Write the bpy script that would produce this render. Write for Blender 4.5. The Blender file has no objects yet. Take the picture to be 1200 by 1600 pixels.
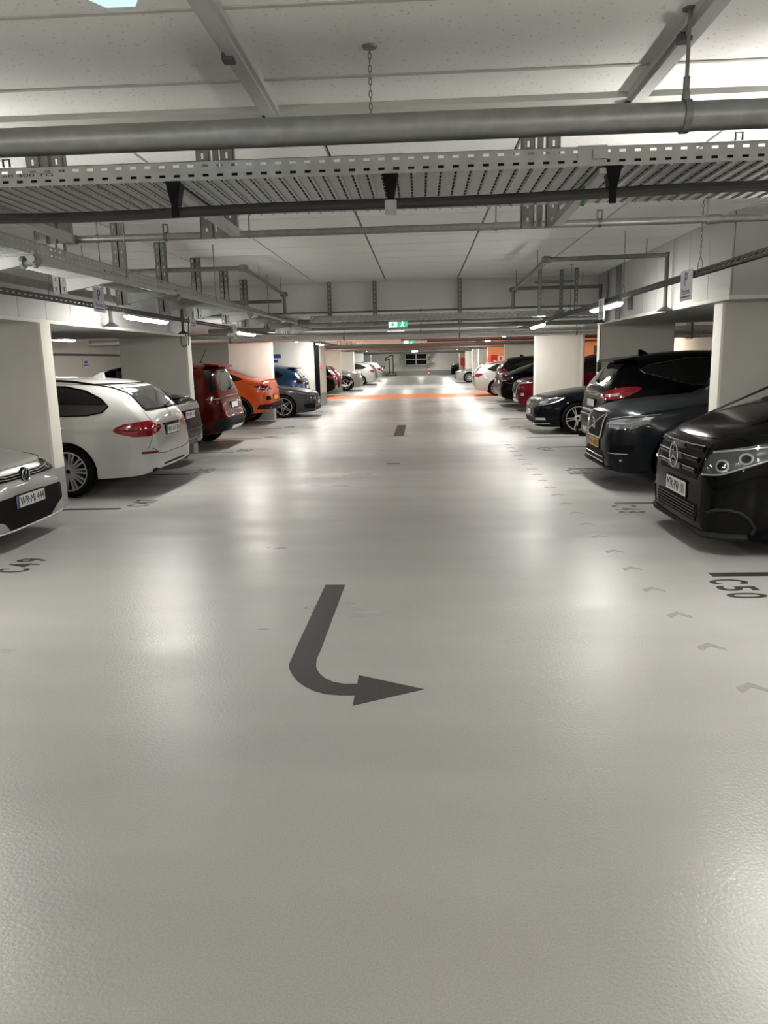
import bpy, bmesh, math, random
import numpy as np
from mathutils import Vector, Matrix
from mathutils.bvhtree import BVHTree
from mathutils.geometry import delaunay_2d_cdt

S = bpy.context.scene
COL = S.collection
random.seed(4)

# ------------------------------------------------------------------ camera, world, exposure
F_PX, CAM_H = 1200.0, 1.62
def _n(v):
    v = np.array(v, float); return v / np.linalg.norm(v)
_d = _n([(658 - 600) / F_PX, -(561 - 800) / F_PX, -1])
_e = _n([(758 - 600) / F_PX, -(561 - 2.35 - 800) / F_PX, -1])
_up = _n(np.cross(_e, _d))
if _up[1] < 0: _up = -_up
_rt = np.cross(_d, _up)
_R = np.array([_rt, _d, _up])
cam_data = bpy.data.cameras.new('camera')
cam_data.sensor_fit = 'VERTICAL'; cam_data.sensor_height = 32.0
cam_data.lens = 32.0 * F_PX / 1600.0
cam_data.clip_start = 0.05; cam_data.clip_end = 300
cam = bpy.data.objects.new('camera', cam_data); COL.objects.link(cam)
M4 = Matrix.Identity(4)
for i in range(3):
    for j in range(3): M4[i][j] = float(_R[i, j])
M4.translation = Vector((0, 0, CAM_H))
cam.matrix_world = M4
S.camera = cam

w = bpy.data.worlds.new('world'); S.world = w; w.use_nodes = True
w.node_tree.nodes['Background'].inputs[0].default_value = (0.6, 0.62, 0.65, 1)
w.node_tree.nodes['Background'].inputs[1].default_value = 0.02
S.view_settings.view_transform = 'Standard'
S.view_settings.look = 'None'
S.view_settings.gamma = 1.0
S.view_settings.use_curve_mapping = False
S.view_settings.exposure = 0.2
S.cycles.use_denoising = True
S.cycles.max_bounces = 8
S.cycles.diffuse_bounces = 5
S.cycles.glossy_bounces = 3
S.cycles.sample_clamp_indirect = 6.0
LAMP_STRENGTH = 132.0

# ------------------------------------------------------------------ materials
MATS = {}
def mat(name, col=(0.5, 0.5, 0.5), rough=0.5, metal=0.0, coat=0.0, emit=None, es=1.0, noise=None, bump=None, spec=None, stretch=(1,1,1)):
    """procedural principled material; noise=(scale, amount) varies the colour, bump=(scale, strength)"""
    if name in MATS: return MATS[name]
    m = bpy.data.materials.new(name); m.use_nodes = True
    nt = m.node_tree; b = nt.nodes['Principled BSDF']
    b.inputs['Base Color'].default_value = (*col, 1)
    b.inputs['Roughness'].default_value = rough
    b.inputs['Metallic'].default_value = metal
    b.inputs['Coat Weight'].default_value = coat
    b.inputs['Coat Roughness'].default_value = 0.03
    if spec is not None: b.inputs['Specular IOR Level'].default_value = spec
    if emit:
        b.inputs['Emission Color'].default_value = (*emit, 1); b.inputs['Emission Strength'].default_value = es
    if noise or bump:
        tc = nt.nodes.new('ShaderNodeTexCoord'); mp = nt.nodes.new('ShaderNodeMapping')
        mp.inputs['Scale'].default_value = stretch
        nt.links.new(tc.outputs['Object'], mp.inputs['Vector'])
    if noise:
        t = nt.nodes.new('ShaderNodeTexNoise'); t.inputs['Scale'].default_value = noise[0]; t.inputs['Detail'].default_value = 5
        nt.links.new(mp.outputs[0], t.inputs['Vector'])
        r = nt.nodes.new('ShaderNodeMapRange'); r.inputs[1].default_value = 0.3; r.inputs[2].default_value = 0.7
        r.inputs[3].default_value = 1 - noise[1]; r.inputs[4].default_value = 1 + noise[1]
        nt.links.new(t.outputs[0], r.inputs[0])
        mx = nt.nodes.new('ShaderNodeVectorMath'); mx.operation = 'SCALE'; mx.inputs[0].default_value = col
        nt.links.new(r.outputs[0], mx.inputs['Scale']); nt.links.new(mx.outputs[0], b.inputs['Base Color'])
    if bump:
        t = nt.nodes.new('ShaderNodeTexNoise'); t.inputs['Scale'].default_value = bump[0]; t.inputs['Detail'].default_value = 3
        nt.links.new(mp.outputs[0], t.inputs['Vector'])
        bp = nt.nodes.new('ShaderNodeBump'); bp.inputs['Strength'].default_value = bump[1]; bp.inputs['Distance'].default_value = 0.01
        nt.links.new(t.outputs[0], bp.inputs['Height']); nt.links.new(bp.outputs[0], b.inputs['Normal'])
    MATS[name] = m
    return m

def floor_material():
    m = bpy.data.materials.new('coated floor'); m.use_nodes = True; MATS['floor'] = m
    nt = m.node_tree; N = nt.nodes.new; L = nt.links.new; b = nt.nodes['Principled BSDF']
    tc = N('ShaderNodeTexCoord')
    def noise(scale, detail, sx=(1, 1, 1)):
        mp = N('ShaderNodeMapping'); mp.inputs['Scale'].default_value = sx; L(tc.outputs['Object'], mp.inputs[0])
        t = N('ShaderNodeTexNoise'); t.inputs['Scale'].default_value = scale; t.inputs['Detail'].default_value = detail
        L(mp.outputs[0], t.inputs['Vector']); return t.outputs[0]
    def rng(s, a, c, lo, hi):
        r = N('ShaderNodeMapRange'); r.inputs[1].default_value = a; r.inputs[2].default_value = c
        r.inputs[3].default_value = lo; r.inputs[4].default_value = hi; L(s, r.inputs[0]); return r.outputs[0]
    def mul(a, c):
        q = N('ShaderNodeMath'); q.operation = 'MULTIPLY'; L(a, q.inputs[0]); L(c, q.inputs[1]); return q.outputs[0]
    big = rng(noise(0.7, 4), 0.3, 0.7, 0.93, 1.05)
    streak = rng(noise(1.3, 5, (0.35, 2.2, 1)), 0.3, 0.7, 0.95, 1.04)
    grain = rng(noise(160, 2), 0.3, 0.7, 0.90, 1.10)
    v = N('ShaderNodeTexVoronoi'); v.inputs['Scale'].default_value = 1.6; L(tc.outputs['Object'], v.inputs['Vector'])
    speck = rng(v.outputs['Distance'], 0.006, 0.014, 0.45, 1.0)
    k = mul(mul(big, streak), mul(grain, speck))
    sc = N('ShaderNodeVectorMath'); sc.operation = 'SCALE'; sc.inputs[0].default_value = (0.355, 0.35, 0.335)
    L(k, sc.inputs['Scale']); L(sc.outputs[0], b.inputs['Base Color'])
    ro = rng(noise(1.1, 4, (0.5, 1.6, 1)), 0.3, 0.7, 0.27, 0.40); L(ro, b.inputs['Roughness'])
    bp = N('ShaderNodeBump'); bp.inputs['Strength'].default_value = 0.4; bp.inputs['Distance'].default_value = 0.004
    L(noise(70, 3), bp.inputs['Height']); L(bp.outputs[0], b.inputs['Normal'])
    return m

def board_material():
    m = bpy.data.materials.new('acoustic board'); m.use_nodes = True; MATS['board'] = m
    nt = m.node_tree; N = nt.nodes.new; L = nt.links.new; b = nt.nodes['Principled BSDF']; b.inputs['Roughness'].default_value = 0.9
    tc = N('ShaderNodeTexCoord')
    v = N('ShaderNodeTexVoronoi'); v.inputs['Scale'].default_value = 30; L(tc.outputs['Object'], v.inputs['Vector'])
    n = N('ShaderNodeTexNoise'); n.inputs['Scale'].default_value = 9; L(tc.outputs['Object'], n.inputs['Vector'])
    a = N('ShaderNodeMath'); a.operation = 'MULTIPLY'; L(n.outputs[0], a.inputs[0]); a.inputs[1].default_value = 0.32
    r = N('ShaderNodeMath'); r.operation = 'GREATER_THAN'; L(v.outputs['Distance'], r.inputs[0]); L(a.outputs[0], r.inputs[1])
    mx = N('ShaderNodeMix'); mx.data_type = 'RGBA'; L(r.outputs[0], mx.inputs[0])
    mx.inputs[6].default_value = (0.74, 0.72, 0.68, 1); mx.inputs[7].default_value = (0.94, 0.93, 0.90, 1)
    L(mx.outputs[2], b.inputs['Base Color'])
    return m

def galv_material():
    m = bpy.data.materials.new('galvanised steel'); m.use_nodes = True; MATS['galv'] = m
    nt = m.node_tree; N = nt.nodes.new; L = nt.links.new; b = nt.nodes['Principled BSDF']
    tc = N('ShaderNodeTexCoord')
    v = N('ShaderNodeTexNoise'); v.inputs['Scale'].default_value = 14; v.inputs['Detail'].default_value = 6; L(tc.outputs['Object'], v.inputs['Vector'])
    r = N('ShaderNodeMapRange'); r.inputs[1].default_value = 0.3; r.inputs[2].default_value = 0.7; r.inputs[3].default_value = 0.85; r.inputs[4].default_value = 1.12
    L(v.outputs[0], r.inputs[0])
    sc = N('ShaderNodeVectorMath'); sc.operation = 'SCALE'; sc.inputs[0].default_value = (0.30, 0.308, 0.30)
    L(r.outputs[0], sc.inputs['Scale']); L(sc.outputs[0], b.inputs['Base Color'])
    b.inputs['Metallic'].default_value = 0.5
    r2 = N('ShaderNodeMapRange'); r2.inputs[3].default_value = 0.28; r2.inputs[4].default_value = 0.5; L(v.outputs[0], r2.inputs[0])
    L(r2.outputs[0], b.inputs['Roughness'])
    return m

floor_material(); board_material(); galv_material()
GALV = MATS['galv']
STEEL = mat('grey steel', (0.20, 0.203, 0.197), 0.45, 0.5, noise=(20, 0.12))
DSTEEL = mat('dark steel', (0.09, 0.09, 0.09), 0.5, 0.4)
BLACK = mat('black plastic', (0.005, 0.005, 0.005), 0.5, spec=0.05)
PLASTIC = mat('grey black cladding', (0.016, 0.016, 0.017), 0.55, spec=0.05)
WELL = mat('wheel well', (0.006, 0.006, 0.006), 0.9, spec=0.15)
GLASS = mat('tinted glass', (0.006, 0.006, 0.006), 0.04, coat=0.5, spec=0.15)
GLASS2 = mat('tinted rear glass', (0.03, 0.03, 0.028), 0.05, coat=0.5)
LENS = mat('lamp lens', (0.04, 0.042, 0.045), 0.06, coat=0.5, spec=0.15)
LENSB = mat('lamp reflector', (0.5, 0.5, 0.5), 0.15, 0.7)
CHROME = mat('chrome', (0.72, 0.72, 0.72), 0.12, 1.0)
SATIN = mat('satin silver', (0.5, 0.5, 0.5), 0.3, 0.9)
RED = mat('red lamp lens', (0.19, 0.004, 0.008), 0.08, coat=0.5, spec=0.2)
DRED = mat('dark red lamp lens', (0.085, 0.003, 0.006), 0.08, coat=0.5, spec=0.2)
TYRE = mat('tyre rubber', (0.006, 0.006, 0.006), 0.75, spec=0.05)
ALLOY = mat('alloy', (0.55, 0.55, 0.55), 0.25, 0.8)
DALLOY = mat('dark alloy', (0.05, 0.05, 0.05), 0.35, 0.5, spec=0.15)
WHITE = mat('white plate', (0.72, 0.72, 0.70), 0.4)
YELLOW = mat('yellow plate', (0.62, 0.36, 0.03), 0.4)
BLUE = mat('blue plate band', (0.01, 0.02, 0.20), 0.4)
INK = mat('ink', (0.012, 0.012, 0.014), 0.5)
MARK = mat('floor paint', (0.030, 0.030, 0.030), 0.5, noise=(60, 0.25))
MARKB = mat('chevron film', (0.25, 0.232, 0.205), 0.5, noise=(30, 0.12))
PILLAR = mat('pillar paint', (0.70, 0.68, 0.615), 0.75, noise=(3, 0.03))
WALLM = mat('wall paint', (0.74, 0.72, 0.66), 0.8, noise=(2, 0.03))
BASEG = mat('grey base paint', (0.30, 0.305, 0.295), 0.6, noise=(3, 0.04))
PANEL = mat('soffit panel', (0.45, 0.445, 0.43), 0.6)
PLAIN = mat('wood wool ceiling', (0.84, 0.835, 0.815), 0.92, noise=(40, 0.05))
SLAB = mat('ceiling slab', (0.13, 0.127, 0.12), 0.95)
JOINT = mat('joint strip', (0.56, 0.55, 0.52), 0.8)
ORANGE = mat('orange stripe and glow', (0.85, 0.26, 0.05), 0.5, noise=(4, 0.06))
ORWALL = mat('orange wall paint', (0.88, 0.50, 0.28), 0.8)
LAMP = mat('lamp diffuser', (0.9, 0.9, 0.9), 0.4, emit=(1.0, 0.975, 0.92), es=LAMP_STRENGTH)
LAMPU = mat('added lamp uplight', (0.9, 0.9, 0.9), 0.4, emit=(1.0, 0.975, 0.92), es=LAMP_STRENGTH*4.0)  # upward glow added on top of the nearest lamps to brighten the ceiling
LAMPW = mat('warm lamp diffuser', (0.9, 0.85, 0.8), 0.4, emit=(1.0, 0.80, 0.62), es=LAMP_STRENGTH)
LAMPB = mat('cool lamp diffuser', (0.85, 0.92, 1.0), 0.3, emit=(0.42, 0.74, 1.0), es=0.95)
HOUSE = mat('lamp housing', (0.55, 0.55, 0.54), 0.5)
FOIL = mat('foil lagging', (0.62, 0.62, 0.60), 0.28, 0.8, noise=(25, 0.15), bump=(18, 0.9))
COPPER = mat('red oxide pipe', (0.30, 0.11, 0.08), 0.5, 0.1)
SIGNW = mat('sign board', (0.72, 0.73, 0.76), 0.45)
SIGNB = mat('sign blue', (0.02, 0.05, 0.22), 0.45)
EXITG = mat('exit sign green', (0.02, 0.35, 0.12), 0.4, emit=(0.05, 0.55, 0.25), es=0.9)
EXITW = mat('exit sign white', (0.9, 0.95, 0.92), 0.4, emit=(0.75, 0.95, 0.88), es=1.3)
FIRE = mat('fire red', (0.62, 0.02, 0.015), 0.4)
def paint(name, col, metal=0.0, rough=0.3):
    return mat(name, col, rough, metal, coat=(0.16 if max(col) < 0.02 else 0.27) if max(col) < 0.2 else 0.8, spec=0.03 if max(col) < 0.2 else 0.3)

# ------------------------------------------------------------------ mesh helpers
class MB:
    def __init__(s): s.v = []; s.f = []; s.m = []
    def add(s, vs, fs, mi=0):
        o = len(s.v); s.v += [tuple(map(float, p)) for p in vs]
        for f in fs: s.f.append([i + o for i in f]); s.m.append(mi)
    def box(s, a, b, mi=0):
        x0, y0, z0 = a; x1, y1, z1 = b
        s.add([(x0,y0,z0),(x1,y0,z0),(x1,y1,z0),(x0,y1,z0),(x0,y0,z1),(x1,y0,z1),(x1,y1,z1),(x0,y1,z1)],
              [(3,2,1,0),(4,5,6,7),(0,1,5,4),(1,2,6,5),(2,3,7,6),(3,0,4,7)], mi)
    def hexa(s, p, mi=0):      # eight corners, bottom four then top four
        s.add(p, [(3,2,1,0),(4,5,6,7),(0,1,5,4),(1,2,6,5),(2,3,7,6),(3,0,4,7)], mi)
    def prism(s, poly, z0, z1, mi=0, axis='z'):
        n = len(poly)
        def P(a, b, c): return {'z': (a, b, c), 'y': (a, c, b), 'x': (c, a, b)}[axis]
        vs = [P(a, b, z0) for a, b in poly] + [P(a, b, z1) for a, b in poly]
        s.add(vs, [tuple(range(n))[::-1], tuple(range(n, 2*n))] + [(i, (i+1) % n, n+(i+1) % n, n+i) for i in range(n)], mi)
    def tube(s, pts, r, seg=10, mi=0, closed=False, caps=True):
        pts = [Vector(p) for p in pts]; n = len(pts)
        rings = []; prev = None
        for i, p in enumerate(pts):
            if closed: t = pts[(i+1) % n] - pts[i-1]
            else: t = pts[min(i+1, n-1)] - pts[max(i-1, 0)]
            if t.length < 1e-9: t = Vector((1, 0, 0))
            t.normalize()
            if prev is None:
                u = t.cross(Vector((0, 0, 1)))
                if u.length < 1e-3: u = t.cross(Vector((0, 1, 0)))
            else: u = prev - t * prev.dot(t)
            u.normalize(); prev = u; q = t.cross(u)
            rr = r[i] if isinstance(r, (list, tuple)) else r
            rings.append([p + u * (rr*math.cos(2*math.pi*k/seg)) + q * (rr*math.sin(2*math.pi*k/seg)) for k in range(seg)])
        vs = [v for R_ in rings for v in R_]; fs = []
        for i in range(n if closed else n - 1):
            a, b = i * seg, ((i+1) % n) * seg
            for k in range(seg): fs.append((a+k, a+(k+1) % seg, b+(k+1) % seg, b+k))
        if caps and not closed: fs += [tuple(range(seg))[::-1], tuple(range((n-1)*seg, n*seg))]
        s.add(vs, fs, mi)
    def lathe(s, prof, c=(0,0,0), axis='z', seg=24, mi=0, closed=False):
        vs = []; n = len(prof)
        for k in range(seg):
            a = 2*math.pi*k/seg; ca, sa = math.cos(a), math.sin(a)
            for r, h in prof:
                p = {'z': (r*ca, r*sa, h), 'y': (r*ca, h, r*sa), 'x': (h, r*ca, r*sa)}[axis]
                vs.append((p[0]+c[0], p[1]+c[1], p[2]+c[2]))
        fs = []
        for k in range(seg):
            a, b = k*n, ((k+1) % seg)*n
            for i in range(n if closed else n-1):
                j = (i+1) % n
                fs.append((a+i, a+j, b+j, b+i))
        s.add(vs, fs, mi)
    def mesh(s, name, mats, smooth=False, ang=35, fixn=True):
        me = bpy.data.meshes.new(name); me.from_pydata(s.v, [], s.f); me.update()
        for m in (mats if isinstance(mats, (list, tuple)) else [mats]): me.materials.append(m)
        me.polygons.foreach_set('material_index', s.m)
        if fixn:
            bm = bmesh.new(); bm.from_mesh(me); bmesh.ops.recalc_face_normals(bm, faces=bm.faces); bm.to_mesh(me); bm.free()
        if smooth:
            me.polygons.foreach_set('use_smooth', [True]*len(me.polygons)); me.set_sharp_from_angle(angle=math.radians(ang))
        return me
    def build(s, name, mats, parent=None, smooth=False, **k):
        return link(name, s.mesh(name, mats, smooth), parent, **k)

def link(name, data, parent=None, label=None, cat=None, group=None, kind=None, loc=None, rot=None):
    o = bpy.data.objects.new(name, data); COL.objects.link(o)
    if parent: o.parent = parent
    if loc is not None: o.location = loc
    if rot is not None: o.rotation_euler = rot
    if label: o['label'] = label
    if cat: o['category'] = cat
    if group: o['group'] = group
    if kind: o['kind'] = kind
    return o
def thing(name, label, cat, loc=(0,0,0), rotz=0, group=None):
    return link(name, None, None, label, cat, group, None, loc, (0, 0, rotz))
def struct(name, mb, mats, label=None, cat=None, parent=None, smooth=False):
    return link(name, mb.mesh(name, mats, smooth), parent, label, cat, None, None if parent else 'structure')

_txt = {}
def text_mb(s, width, height, depth=0.002, bold=0.0):
    """letters as geometry in the local x (reading) / y (up) plane, centred, scaled to width x height"""
    key = (s, bold)
    if key not in _txt:
        cu = bpy.data.curves.new('letters', 'FONT'); cu.body = s; cu.size = 1; cu.extrude = 0.5; cu.resolution_u = 4; cu.offset = bold
        o = bpy.data.objects.new('letters', cu); COL.objects.link(o)
        dg = bpy.context.evaluated_depsgraph_get(); me = bpy.data.meshes.new_from_object(o.evaluated_get(dg))
        _txt[key] = ([tuple(v.co) for v in me.vertices], [tuple(p.vertices) for p in me.polygons])
        bpy.data.objects.remove(o); bpy.data.curves.remove(cu); bpy.data.meshes.remove(me)
    vs, fs = _txt[key]; a = np.array(vs)
    lo, hi = a.min(0), a.max(0)
    a = (a - (lo + hi) / 2) * np.array([width / (hi[0]-lo[0]), height / (hi[1]-lo[1]), depth / max(1e-6, hi[2]-lo[2])])
    mb = MB(); mb.add([tuple(p) for p in a], fs); return mb
def xform(mb, m):
    mb.v = [tuple(m @ Vector(p)) for p in mb.v]; return mb
def basis(o, x, y, z):
    m = Matrix.Identity(4)
    for i in range(3): m[i][0] = x[i]; m[i][1] = y[i]; m[i][2] = z[i]; m[i][3] = o[i]
    return m

def perf(mb, o, u, v, nu, nv, cu, cv, su, sv, mi=0, skip=None):
    """sheet o + u,v with nu x nv cells of cu x cv, a slot su x sv punched in each cell"""
    o, u, v = Vector(o), Vector(u), Vector(v)
    for i in range(nu):
        for j in range(nv):
            def P(a, b): return o + u*(i*cu + a) + v*(j*cv + b)
            a0, a1, b0, b1 = (cu-su)/2, (cu+su)/2, (cv-sv)/2, (cv+sv)/2
            vs = [P(0,0), P(cu,0), P(cu,cv), P(0,cv), P(a0,b0), P(a1,b0), P(a1,b1), P(a0,b1)]
            mb.add(vs, [(0,1,5,4), (1,2,6,5), (2,3,7,6), (3,0,4,7)], mi)
# ------------------------------------------------------------------ the setting
XL, XR, YB, YF = -9.4, 8.6, -9.0, 79.2
PL, PR = -4.22, 3.2            # aisle-side ends of the pillar rows
ZC, ZL = 2.98, 2.45            # high and low ceiling
m = MB(); m.box((XL-0.2, YB-0.2, -0.25), (XR+0.2, YF+0.2, 0)); floor = struct('floor', m, MATS['floor'])

def mark(name, mb, label=None, m_=MARK): return link(name, mb.mesh(name, m_), floor, label)
MZ = 0.0015
def line(x0, x1, y):
    m = MB(); m.box((x0, y-0.05, 0.0002), (x1, y+0.05, MZ)); return m
RLINES = [5.61, 8.48, 11.22, 14.02, 15.8, 18.4, 20.9, 25.2, 27.8, 33.0, 35.9]
LLINES = [5.75, 8.57, 11.29, 14.04, 16.62, 19.1, 25.0, 27.6]
for y in RLINES: mark('bay_line', line(2.12, 7.2, y))
for y in LLINES: mark('bay_line', line(-8.2, -3.5, y))
def bay_number(s, x, y, side):
    # letters stand 0.27 m tall; read from the aisle
    mb = MB(); n = len(s)
    for i, ch in enumerate(s):
        t = text_mb(ch, 0.115 if ch != '1' else 0.06, 0.27, 0.0012, 0.018)
        k = (i - (n-1)/2) * 0.165
        if side > 0: M_ = basis((x, y - k, 0.0012), (0,-1,0), (1,0,0), (0,0,1))
        else: M_ = basis((x, y + k, 0.0012), (0,1,0), (-1,0,0), (0,0,1))
        xform(t, M_); mb.add(t.v, t.f)
    mark('bay_number', mb, 'stencilled bay number %s' % s)
for s, y in (('C50', 5.26), ('C48', 8.16), ('C46', 10.9), ('C44', 13.7), ('C42', 18.1), ('C40', 20.6), ('C38', 24.9)): bay_number(s, 2.18, y, 1)
for s, y in (('C49', 6.08), ('C47', 8.92), ('C45', 11.62), ('C43', 14.36), ('C41', 16.94), ('C39', 19.42), ('C37', 25.3)): bay_number(s, -3.36, y, -1)
# bent arrow, world outline in metres
arrow = [(-0.728, 5.434), (-0.581, 5.429), (-0.596, 4.115), (-0.601, 4.004), (-0.591, 3.898), (-0.58, 3.853), (-0.553, 3.787), (-0.515, 3.729), (-0.475, 3.691), (-0.419, 3.666), (-0.348, 3.666), (-0.349, 3.776), (-0.007, 3.598), (-0.348, 3.413), (-0.35, 3.527), (-0.42, 3.528), (-0.496, 3.542), (-0.561, 3.582), (-0.614, 3.634), (-0.663, 3.701), (-0.704, 3.788), (-0.733, 3.868), (-0.744, 3.93), (-0.743, 3.994), (-0.741, 4.332)]
m = MB(); m.prism(arrow, 0.0002, MZ); mark('turn_arrow', m, 'large dark arrow bending to the right')
m = MB(); m.prism([(-0.62, 16.6), (-0.40, 16.6), (-0.40, 19.4), (-0.62, 19.4)], 0.0002, MZ); m.prism([(-0.72, 16.55), (-0.32, 16.55), (-0.32, 16.62), (-0.72, 16.62)], 0.0002, MZ)
mark('arrow_shaft', m, 'far dark arrow shaft in the aisle')
m = MB(); m.box((-0.57, 12.05, 0.0002), (-0.36, 12.16, MZ)); mark('floor_dash', m, 'short dark dash in the aisle')
def chevron(y):
    x = 1.6; m = MB()
    m.prism([(x+a, y+b) for a, b in ((-0.076, 0.015), (0.008, 0.076), (0.07, -0.007), (0.07, -0.05), (-0.003, 0.018), (-0.068, -0.052))], 0.0002, MZ)
    mark('chevron', m, None, MARKB)
for i in range(22): chevron(3.6 + 0.547*i)
m = MB(); m.box((-8.6, 33.0, 0.0002), (7.9, 36.7, MZ)); mark('orange_stripe', m, 'orange stripe across the floor', ORANGE)  # reddish glow on the floor is painted into the stripe's width

# walls: grey up to 0.48 m, off-white above
def two_tone(name, a, b, up=WALLM, label=None, zsplit=0.48):
    m = MB(); m.box(a, (b[0], b[1], zsplit), 1); m.box((a[0], a[1], zsplit), b, 0)
    return struct(name, m, [up, BASEG], label)
two_tone('wall_left', (XL-0.2, YB, 0), (XL, YF, 3.3)); two_tone('wall_right', (XR, YB, 0), (XR+0.2, YF, 3.3))
wall_far = two_tone('wall_far', (XL, YF, 0), (XR, YF+0.2, 3.3)); two_tone('wall_back', (XL, YB-0.2, 0), (XR, YB, 3.3))
two_tone('wall_orange', (PR, 38.1, 0), (XR, 38.4, ZL), ORWALL); two_tone('wall_orange.001', (XL, 41.5, 0), (PL-1.1, 41.8, ZL), ORWALL)

def pillar(x0, x1, y0, y1, zt, label):
    b = 0.02; m = MB()
    P = [(x0+b, y0), (x1-b, y0), (x1, y0+b), (x1, y1-b), (x1-b, y1), (x0+b, y1), (x0, y1-b), (x0, y0+b)]
    m.prism(P, 0, 0.48, 1); m.prism(P, 0.48, zt, 0)
    o = struct('pillar', m, [PILLAR, BASEG], label)
RP = [8.55, 14.2, 22.2, 30.2, 44.0, 49.4, 57.0, 66.0]
LP = [8.55, 14.0, 22.0, 41.1, 49.0, 57.0, 66.0]
for i, y in enumerate(RP): pillar(PR, PR+1.3, y, y+0.28, 2.14 if i == 0 else ZL, None)
for i, y in enumerate(LP): pillar(PL-1.25, PL, y, y+0.28, 2.12 if i < 2 else ZL, None)
# stair core on the left with a black corner guard
m = MB(); m.box((XL, 27.85, 0), (-3.66, 29.9, 0.48), 1); m.box((XL, 27.85, 0.48), (-3.66, 29.9, ZL), 0)
core = struct('wall_core', m, [PILLAR, BASEG])
m = MB(); m.box((-3.80, 27.80, 0), (-3.64, 27.9, ZL-0.05)); link('corner_guard', m.mesh('corner_guard', BLACK), core, 'black full-height corner guard')

# high ceiling: boards hung under the slab
m = MB(); m.box((XL-0.2, YB-0.2, ZC+0.03), (XR+0.2, 14.2, 3.4)); struct('ceiling', m, SLAB)
m = MB(); g = 0.004
ys = [-8.57 + 0.79*i for i in range(17)] + [4.60]
for a, b in zip(ys[:-1], ys[1:]):
    for x0, x1 in ((XL, -6.68), (-6.68, -4.72), (-4.72, -2.76), (-2.76, -0.80), (-0.80, 1.16), (1.16, 3.12), (3.12, 5.08), (5.08, XR)):
        m.box((x0+g, a+g, ZC), (x1-g, b-g, ZC+0.035))
struct('ceiling_boards', m, MATS['board'], 'pitted white ceiling boards'.replace('pitted', 'pitted'))['kind'] = 'structure'
m = MB()
for y in ys[:-1]: m.box((XL, y-0.012, ZC-0.006), (XR, y+0.012, ZC+0.002))
m.box((XL, 4.46, ZC-0.03), (XR, 4.64, ZC+0.03))
struct('trim_1', m, JOINT)
m = MB(); y = 4.65
while y < 14.0:
    x = -9.35
    while x < XR:
        g = 0.012; m.box((x+g, y+g, ZC), (min(x+1.25, XR)-g, min(y+0.625, 14.15)-g, ZC+0.035)); x += 1.25
    y += 0.625
struct('ceiling_panels', m, PLAIN)['kind'] = 'structure'
m = MB(); m.box((XL-0.2, 14.12, ZL), (XR+0.2, YF+0.2, 3.4)); struct('ceiling.001', m, PLAIN)
def rail_strip(x):
    m = MB(); m.box((x-0.05, YB, ZC-0.035), (x+0.05, 4.62, ZC+0.01)); m.box((x-0.028, YB, ZC-0.05), (x+0.028, 4.68, ZC-0.035))
    for y in (0.9, 3.62, 4.5): m.box((x-0.05, y, ZC-0.065), (x+0.0, y+0.06, ZC-0.03), 1)
    return m
struct('trim_2', rail_strip(-0.80), [HOUSE, DSTEEL]); struct('trim_3', rail_strip(1.16), [HOUSE, DSTEEL])

# clad soffits over the bays
def soffit(xa, xb, y0, y1, z, face, label, name):
    m = MB(); m.box((xa, y0, z), (xb, y1, ZC+0.02), 1)
    x = face; s = 1 if face == xa else -1
    y = y0
    while y < y1 - 0.05:                                  # aisle cladding
        yb_ = min(y+0.62, y1); m.box((min(x, x-s*0.015), y+0.004, z+0.02), (max(x, x-s*0.015), yb_-0.004, ZC)); y += 0.62
    xx = min(xa, xb)
    while xx < max(xa, xb) - 0.05:                        # end cladding
        xe = min(xx+0.62, max(xa, xb)); m.box((xx+0.004, y0-0.015, z+0.02), (xe-0.004, y0, ZC)); xx += 0.62
    y = y0
    while y < y1 - 0.02:                                  # planks on the underside
        m.box((xa, y+0.003, z-0.012), (xb, min(y+0.25, y1)-0.003, z), 0); y += 0.25
    m.box((min(x, x-s*0.022), y0-0.02, z-0.016), (max(x, x-s*0.022), y1, z+0.022), 2)
    m.box((xa, y0-0.022, z-0.016), (xb, y0-0.015, z+0.022), 2)
    struct(name, m, [PANEL, SLAB, PILLAR], label)
soffit(3.1, XR, 8.1, 13.95, 2.15, 3.1, 'panelled soffit over the bays on the right', 'soffit')
soffit(XL, -4.24, 6.9, 14.05, 2.13, -4.24, 'panelled soffit over the bays on the left', 'soffit')

# level number painted on the far wall, drawn as outlines
def outline(mb, pts, y, t=0.09):
    n = len(pts)
    for i in range(n):
        a, b = Vector((pts[i][0], 0, pts[i][1])), Vector((pts[(i+1) % n][0], 0, pts[(i+1) % n][1]))
        d = (b-a).normalized(); q = Vector((-d.z, 0, d.x)) * t/2; a = a - d*t/2; b = b + d*t/2
        Y = Vector((0, y, 0)); D = Vector((0, 0.012, 0))
        mb.hexa([a-q+Y, b-q+Y, b-q+Y+D, a-q+Y+D, a+q+Y, b+q+Y, b+q+Y+D, a+q+Y+D])
m = MB(); x, z = -3.05, 0.03
outline(m, [(x-0.5, z), (x+0.5, z), (x+0.5, z+0.18), (x+0.2, z+0.18), (x+0.2, z+2.0), (x-0.05, z+2.0), (x-0.55, z+1.72), (x-0.55, z+1.52), (x-0.18, z+1.66), (x-0.18, z+0.18), (x-0.5, z+0.18)], YF-0.012)
outline(m, [(x-1.25, z+0.78), (x-0.65, z+0.78), (x-0.65, z+0.96), (x-1.25, z+0.96)], YF-0.012)
link('level_number', m.mesh('level_number', INK), wall_far, 'large outlined level number -1 on the far wall')
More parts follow.
